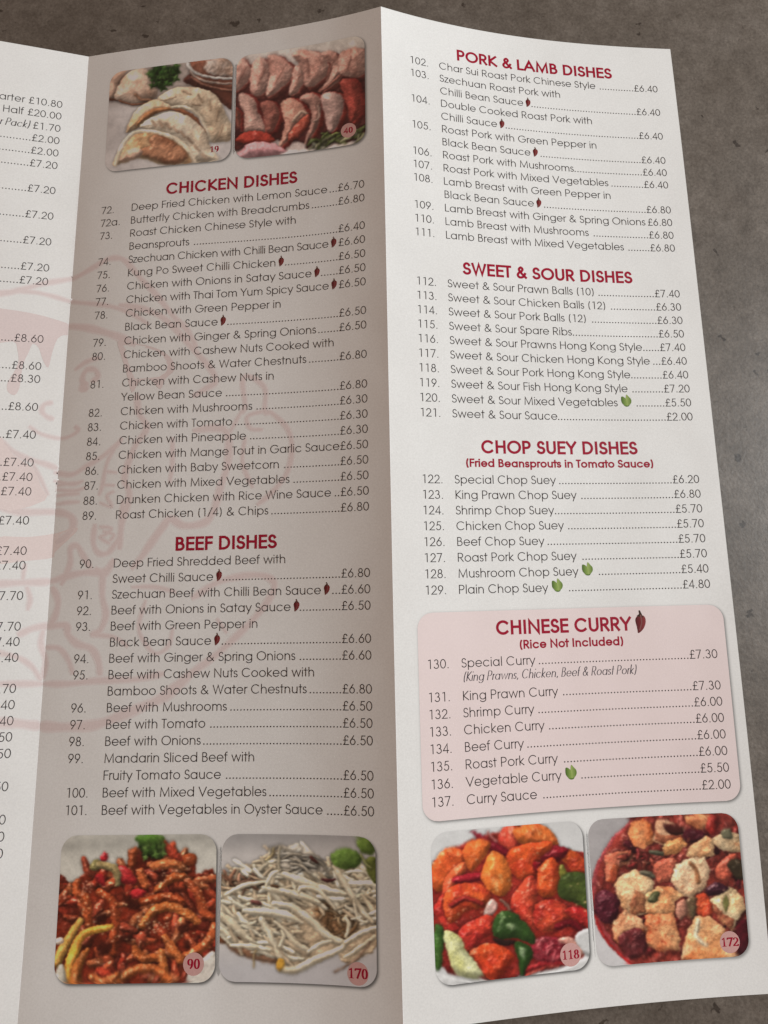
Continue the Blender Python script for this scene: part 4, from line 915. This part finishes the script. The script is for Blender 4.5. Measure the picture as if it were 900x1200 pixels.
    P.blob([(550,700),(600,640),(700,650),(800,680),(820,740),(700,780),(580,770)], (128,30,40), (176,90,90), R=20, amp=1.6, tex=22, spec=80); P.blob([(690,660),(740,640),(800,670),(830,730),(790,740),(740,690)], (212,150,130), (190,110,96), R=18)
    P.tube([(480,840),(600,790),(740,780)], [6, 12, 6], (170,36,40)); P.tube([(520,850),(640,800),(700,795)], 6, (198,70,56))
    P.blob([(350,630),(355,555),(400,508),(460,515),(530,580),(575,650),(560,680),(470,650),(400,655)], (54,84,34), (36,58,26), R=50, amp=.3, tex=40, spec=60); P.blob([(420,585),(440,570),(465,590),(450,610)], (140,160,110), None, R=14, spec=40, shadow=0, soft=12); P.blob([(350,650),(400,655),(470,665),(430,690),(380,680)], (50,30,26), None, R=12)
    P.blob([(465,670),(540,690),(560,740),(530,800),(500,850),(480,760)], (50,84,32), (34,60,24), R=34, amp=.3, spec=50); P.blob([(490,700),(520,710),(515,760),(495,740)], (150,176,124), None, R=12, shadow=0, soft=12, spec=30)
    P.blob([(40,590),(90,600),(88,700),(80,800),(45,800)], (66,102,40), (50,84,34), R=24, amp=.3); P.blob([(88,640),(110,608),(180,650),(210,720),(270,790),(300,850),(210,862),(140,820),(110,730)], (216,214,160), (190,186,110), R=44, amp=.35, spec=30)
    P.blob([(20,900),(40,830),(120,850),(260,880),(520,850),(700,815),(870,740),(880,900)], (212,210,204), (206,204,198), R=20, spec=0, edge=2, shadow=.1); P.blob([(780,640),(870,600),(870,740),(830,730)], (208,206,200), (200,198,192), R=20, spec=0, edge=3, shadow=.2)
    P.dots(46, (60,150,840,600), (3, 8), (246,190,140), .5, 12)
def pic_tofu(P):
    X, Y = P.X, P.Y
    P.I = np.zeros_like(P.I) + np.array((160,154,150.)); t = np.clip((Y - 500) / 200, 0, 1)[..., None]; P.I = P.I * (1 - t) + np.array((192,188,184.)) * t
    bowl = [(300,30),(230,90),(150,160),(90,250),(50,340),(38,440),(50,560),(90,650),(150,730),(220,800),(290,850),(900,900),(900,20)]
    P.blob(bowl, (150,60,60), (130,40,42), R=14, spec=30, edge=2, shadow=.3)
    P.blob([(x + 22, y + (4 if y > 500 else -2)) for x, y in bowl[:-2]] + [(940,900),(940,10)], (132,48,38), (92,32,28), R=30, amp=1.6, tex=34, spec=70, edge=3, shadow=0)
    P.tube([(52,580),(100,680),(170,765),(250,835)], [6, 9, 9, 6], (186,40,38), spec=60, shadow=0)
    P.heap([(200,120),(800,100),(850,800),(250,780),(70,500)], 60, (30, 80), (12, 24), [(132,36,32), (96,24,26), (150,56,44), (76,24,30)], 41, spec=90, amp=1.2)
    P.blob([(60,470),(110,440),(180,490),(170,590),(110,620),(60,560)], (96,34,44), (66,20,30), R=40, amp=1.6, spec=60)
    def cube(q, c=(212,172,128), c2=(184,112,72), split=None):
        q = np.array(q, float); q = q.mean(0) + (q - q.mean(0)) * 1.08; P.blob(q, c, c2, R=32, amp=1.1, tex=34, amb=.58, spec=50, shadow=.5, smooth=False, edge=8)
        cc = q.mean(0); P.dots(5, (q[:, 0].min(), q[:, 1].min(), q[:, 0].max(), q[:, 1].max()), (7, 16), (186,104,66), .4, int(cc[0]))
        if split is not None: P.blob(np.array(split, float), np.array(c) * .66 + (20, -14, -20), (134,52,34), R=14, amp=1.0, tex=26, spec=40, shadow=.12, smooth=False, edge=8)
    cube([(250,90),(310,65),(350,110),(370,180),(320,215),(262,205),(235,140)], (210,140,90), (196,96,48)); cube([(380,80),(430,75),(520,120),(520,180),(440,210),(370,180)], (206,164,126), (180,116,80), [(370,140),(440,150),(520,150),(520,185),(440,210),(372,180)])
    P.blob([(420,90),(500,100),(520,140),(460,150),(430,130)], (66,24,20), None, R=16); cube([(410,220),(440,185),(500,165),(540,200),(490,245),(430,250)], (206,156,100), (184,110,60))
    cube([(530,50),(600,40),(660,50),(650,110),(600,120),(540,90)], (204,150,100), (170,90,54)); P.blob([(650,60),(700,50),(690,150),(640,120)], (170,50,34), (130,30,26), R=24); P.blob([(530,120),(620,130),(640,170),(560,190),(520,160)], (72,20,28), None, R=20)
    cube([(540,260),(560,210),(640,160),(680,180),(680,250),(610,280)], (214,176,128), (190,130,84)); cube([(680,170),(740,130),(810,150),(830,240),(760,240),(700,215)], (204,180,140), (170,130,90)); P.blob([(720,130),(765,115),(780,165),(740,170)], (100,96,72), None, R=16)
    cube([(110,260),(170,240),(240,240),(250,290),(180,320),(160,400),(120,390)], (200,130,92), (160,60,44), [(150,300),(190,320),(170,410),(120,400)]); P.heap([(170,250),(300,240),(380,300),(280,340),(180,310)], 22, (20, 50), (9, 16), [(160,66,50), (190,110,84), (128,40,38)], 44, spec=80)
    cube([(165,420),(185,380),(270,340),(330,370),(362,410),(330,470),(320,560),(240,570),(205,540)], (208,174,130), (184,128,84), [(270,440),(330,470),(322,560),(240,572),(240,520)])
    P.blob([(360,330),(400,285),(470,270),(490,310),(460,380),(390,400)], (190,96,70), (140,50,42), R=30, amp=1.6); cube([(465,390),(485,310),(560,280),(630,275),(655,350),(630,430),(560,475),(500,450)], (214,184,146), (196,150,110))
    P.tube([(560,300),(590,340),(600,400)], 12, (150,96,60), spec=10, shadow=.1, soft=14)
    cube([(330,560),(330,470),(390,425),(460,430),(520,470),(470,500),(470,570),(400,580)], (212,164,112), (196,110,64)); P.blob([(335,490),(360,450),(395,455),(385,500),(350,510)], (84,84,50), None, R=16)
    cube([(325,580),(400,575),(465,565),(498,700),(490,745),(400,762),(335,730)], (212,152,102), (190,96,56)); P.dots(14, (340,590,480,730), (6, 12), (176,60,34), .6, 7)
    cube([(150,620),(210,548),(300,600),(320,650),(260,760),(160,700)], (206,156,112), (180,100,64), [(200,660),(320,640),(300,760),(230,770)]); P.blob([(180,690),(290,640),(330,760),(240,800)], (104,40,40), (72,26,30), R=30, amp=1.6)
    P.blob([(600,580),(580,480),(640,460),(680,540),(650,600)], (204,80,44), (170,44,34), R=26, amp=1.3); P.blob([(530,560),(540,490),(590,480),(590,560),(560,600)], (96,88,60), (120,60,44), R=20); P.blob([(480,520),(530,490),(540,560),(500,600)], (196,130,104), None, R=20)
    cube([(520,800),(540,690),(590,590),(660,590),(730,640),(750,720),(800,790),(700,812),(580,816)], (214,180,134), (192,128,80)); P.tube([(600,600),(590,680),(640,740)], 12, (236,218,180), spec=20, shadow=.1, soft=14); P.blob([(530,780),(620,740),(740,770),(700,815),(540,815)], (204,130,76), (180,90,50), R=20, shadow=.05, soft=20)
    cube([(670,500),(760,425),(830,480),(845,540),(795,600),(780,650),(720,590)], (212,186,142), (190,146,98), [(670,505),(730,560),(790,600),(780,655),(700,590)]); P.blob([(728,500),(745,470),(760,510),(745,555)], (130,126,66), None, R=10)
    P.blob([(690,330),(740,270),(800,250),(790,340),(750,390),(700,380)], (192,92,66), (150,50,40), R=26, amp=1.5); P.blob([(755,310),(790,275),(840,300),(850,370),(800,380)], (62,50,34), None, R=24); P.blob([(640,430),(700,400),(760,430),(720,460),(660,470)], (66,28,40), None, R=22, amp=1.2, spec=90)
    P.tube([(350,240),(385,245),(410,248)], [10, 14, 10], (84,82,62), spec=70); P.tube([(305,350),(340,355),(365,370)], [14, 16, 10], (104,96,76), spec=90); P.dots(30, (120,200,840,780), (3, 7), (236,180,140), .5, 15)
    P.blob([(800,640),(860,600),(870,800),(810,790)], (86,20,28), (56,16,24), R=24, spec=20)

# light falling on the sheet in the photograph where each picture lies: the pictures' colours are read relative to that white
PICS = [
 (1, [(9.0, 8.2), (53.6, 8.2), (53.6, 47.5), (9.3, 47.5)], (90, 40), pic_dumplings, (204,190,180), .75, 2.6, .14, .0, 1.0),
 (1, [(55.0, 8.4), (99.3, 8.4), (99.1, 47.4), (55.0, 47.4)], (270, 0), pic_duck, (202,190,182), .75, 4.0, .25, .06, 1.04),
 (1, [(8.9, 257.0), (53.4, 257.0), (53.8, 294.8), (9.2, 294.8)], (60, 960), pic_beef, (180,175,170), .85, 4.0, .3, .04, 1.04),
 (1, [(55.1, 257.0), (98.6, 257.0), (98.3, 294.8), (54.8, 294.6)], (250, 960), pic_sprouts, (184,180,177), .85, 2.6, .15, .0, 1.02),
 (2, [(9.0, 256.4), (53.2, 256.4), (52.9, 295.0), (9.2, 295.0)], (500, 955), pic_orange, (214,212,206), .85, 3.0, .22, .05, .95),
 (2, [(54.8, 256.4), (99.5, 256.4), (99.4, 294.9), (55.0, 294.9)], (685, 945), pic_tofu, (212,210,204), .62, 4.0, .32, .04, 1.0),
]
PICLAB = ['picture of half-moon dumplings with parsley and a bowl of dip', 'picture of sliced roast duck on a plate', 'picture of shredded beef strips with sesame and a green sprig',
          'picture of a pile of pale bean sprouts', 'picture of orange chicken pieces with green pepper', 'picture of tofu cubes in a bowl of red sauce']
for (p, c4, off, fn, white, st, wp, mt, de, br), lab in zip(PICS, PICLAB):
    printed_shadow(p, c4, 4.6, .002, st, .62, (.42, .45))
    U, V, S, T = rounded_grid(c4, 4.6, 270, 290)
    px, py = image_of(p, U, V)
    P = Pic((px - off[0]) * 4.5, (py - off[1]) * 4.5, (200, 190, 180)); fn(P)
    K = P.I.copy()
    for _ in range(2):
        Q = np.pad(K, ((1, 1), (1, 1), (0, 0)), 'edge'); K = (Q[:-2, 1:-1] + Q[2:, 1:-1] + Q[1:-1, :-2] + Q[1:-1, 2:] + 2 * Q[1:-1, 1:-1]) / 6
    # ragged outlines and mottled surfaces
    nu_, nv_ = P.X.shape; ii, jj = np.meshgrid(np.arange(nu_), np.arange(nv_), indexing='ij')
    a = ii + wp * (fbm(P.X, P.Y, 26, 71, 3) - .5) + wp * .4 * (fbm(P.X, P.Y, 9, 72, 2) - .5); b_ = jj + wp * (fbm(P.X, P.Y, 26, 73, 3) - .5) + wp * .4 * (fbm(P.X, P.Y, 9, 74, 2) - .5)
    a = np.clip(a, 0, nu_ - 1.001); b_ = np.clip(b_, 0, nv_ - 1.001); a0, b0 = a.astype(int), b_.astype(int); fa, fb = (a - a0)[..., None], (b_ - b0)[..., None]
    a1, b1 = np.minimum(a0 + 1, nu_ - 1), np.minimum(b0 + 1, nv_ - 1)
    K = (K[a0, b0] * (1 - fa) + K[a1, b0] * fa) * (1 - fb) + (K[a0, b1] * (1 - fa) + K[a1, b1] * fa) * fb
    for _ in range(3):
        Q = np.pad(K, ((1, 1), (1, 1), (0, 0)), 'edge'); K = (Q[:-2, 1:-1] + Q[2:, 1:-1] + Q[1:-1, :-2] + Q[1:-1, 2:] + 2 * Q[1:-1, 1:-1]) / 6
    sat = np.clip((K.max(-1) - K.min(-1)) / 60, .12, 1)
    g = (fbm(P.X, P.Y, 11, 99, 3) - .5) * mt * sat + (fbm(P.X, P.Y, 46, 98, 3) - .5) * .5 * sat
    K = K * (1 - de) + K.mean(-1, keepdims=True) * de
    img = np.clip(K * (1 + g)[..., None] * br, 3, 255)
    cols = np.clip(lin(img) / lin(white) * np.array(PAPER), .004, .86)
    o = link_mesh('dish_photo', surf_n(p, U, V, 0 * U + .006).reshape(-1, 3), grid_faces(*U.shape), MAT['picture'], PANEL[p], cols=cols.reshape(-1, 3))
    o['label'] = lab

# number badges on the pictures
for p, n, u, v, r, size, dark in ((1, '19', 48.0, 43.0, 0, 3.2, 0), (1, '40', 93.5, 42.2, 2.55, 3.0, 0), (1, '90', 47.8, 290.2, 2.9, 3.7, 0), (1, '170', 93.2, 291.6, 2.9, 3.7, 0), (2, '118', 47.4, 291.0, 3.0, 3.4, 0), (2, '172', 93.9, 291.0, 2.9, 3.4, 0)):
    if r:
        P = Print(p); P.add(*[(lambda V, F: (V, F[:, ::-1]))(*disc(u, v, r, 32))][0]); b = P.build('number_badge', 'badge', .010)
    P = Print(p); P.text(n, u, v + size * .36, size, 'serif', 'c'); P.build('badge_number', 'red', .018)
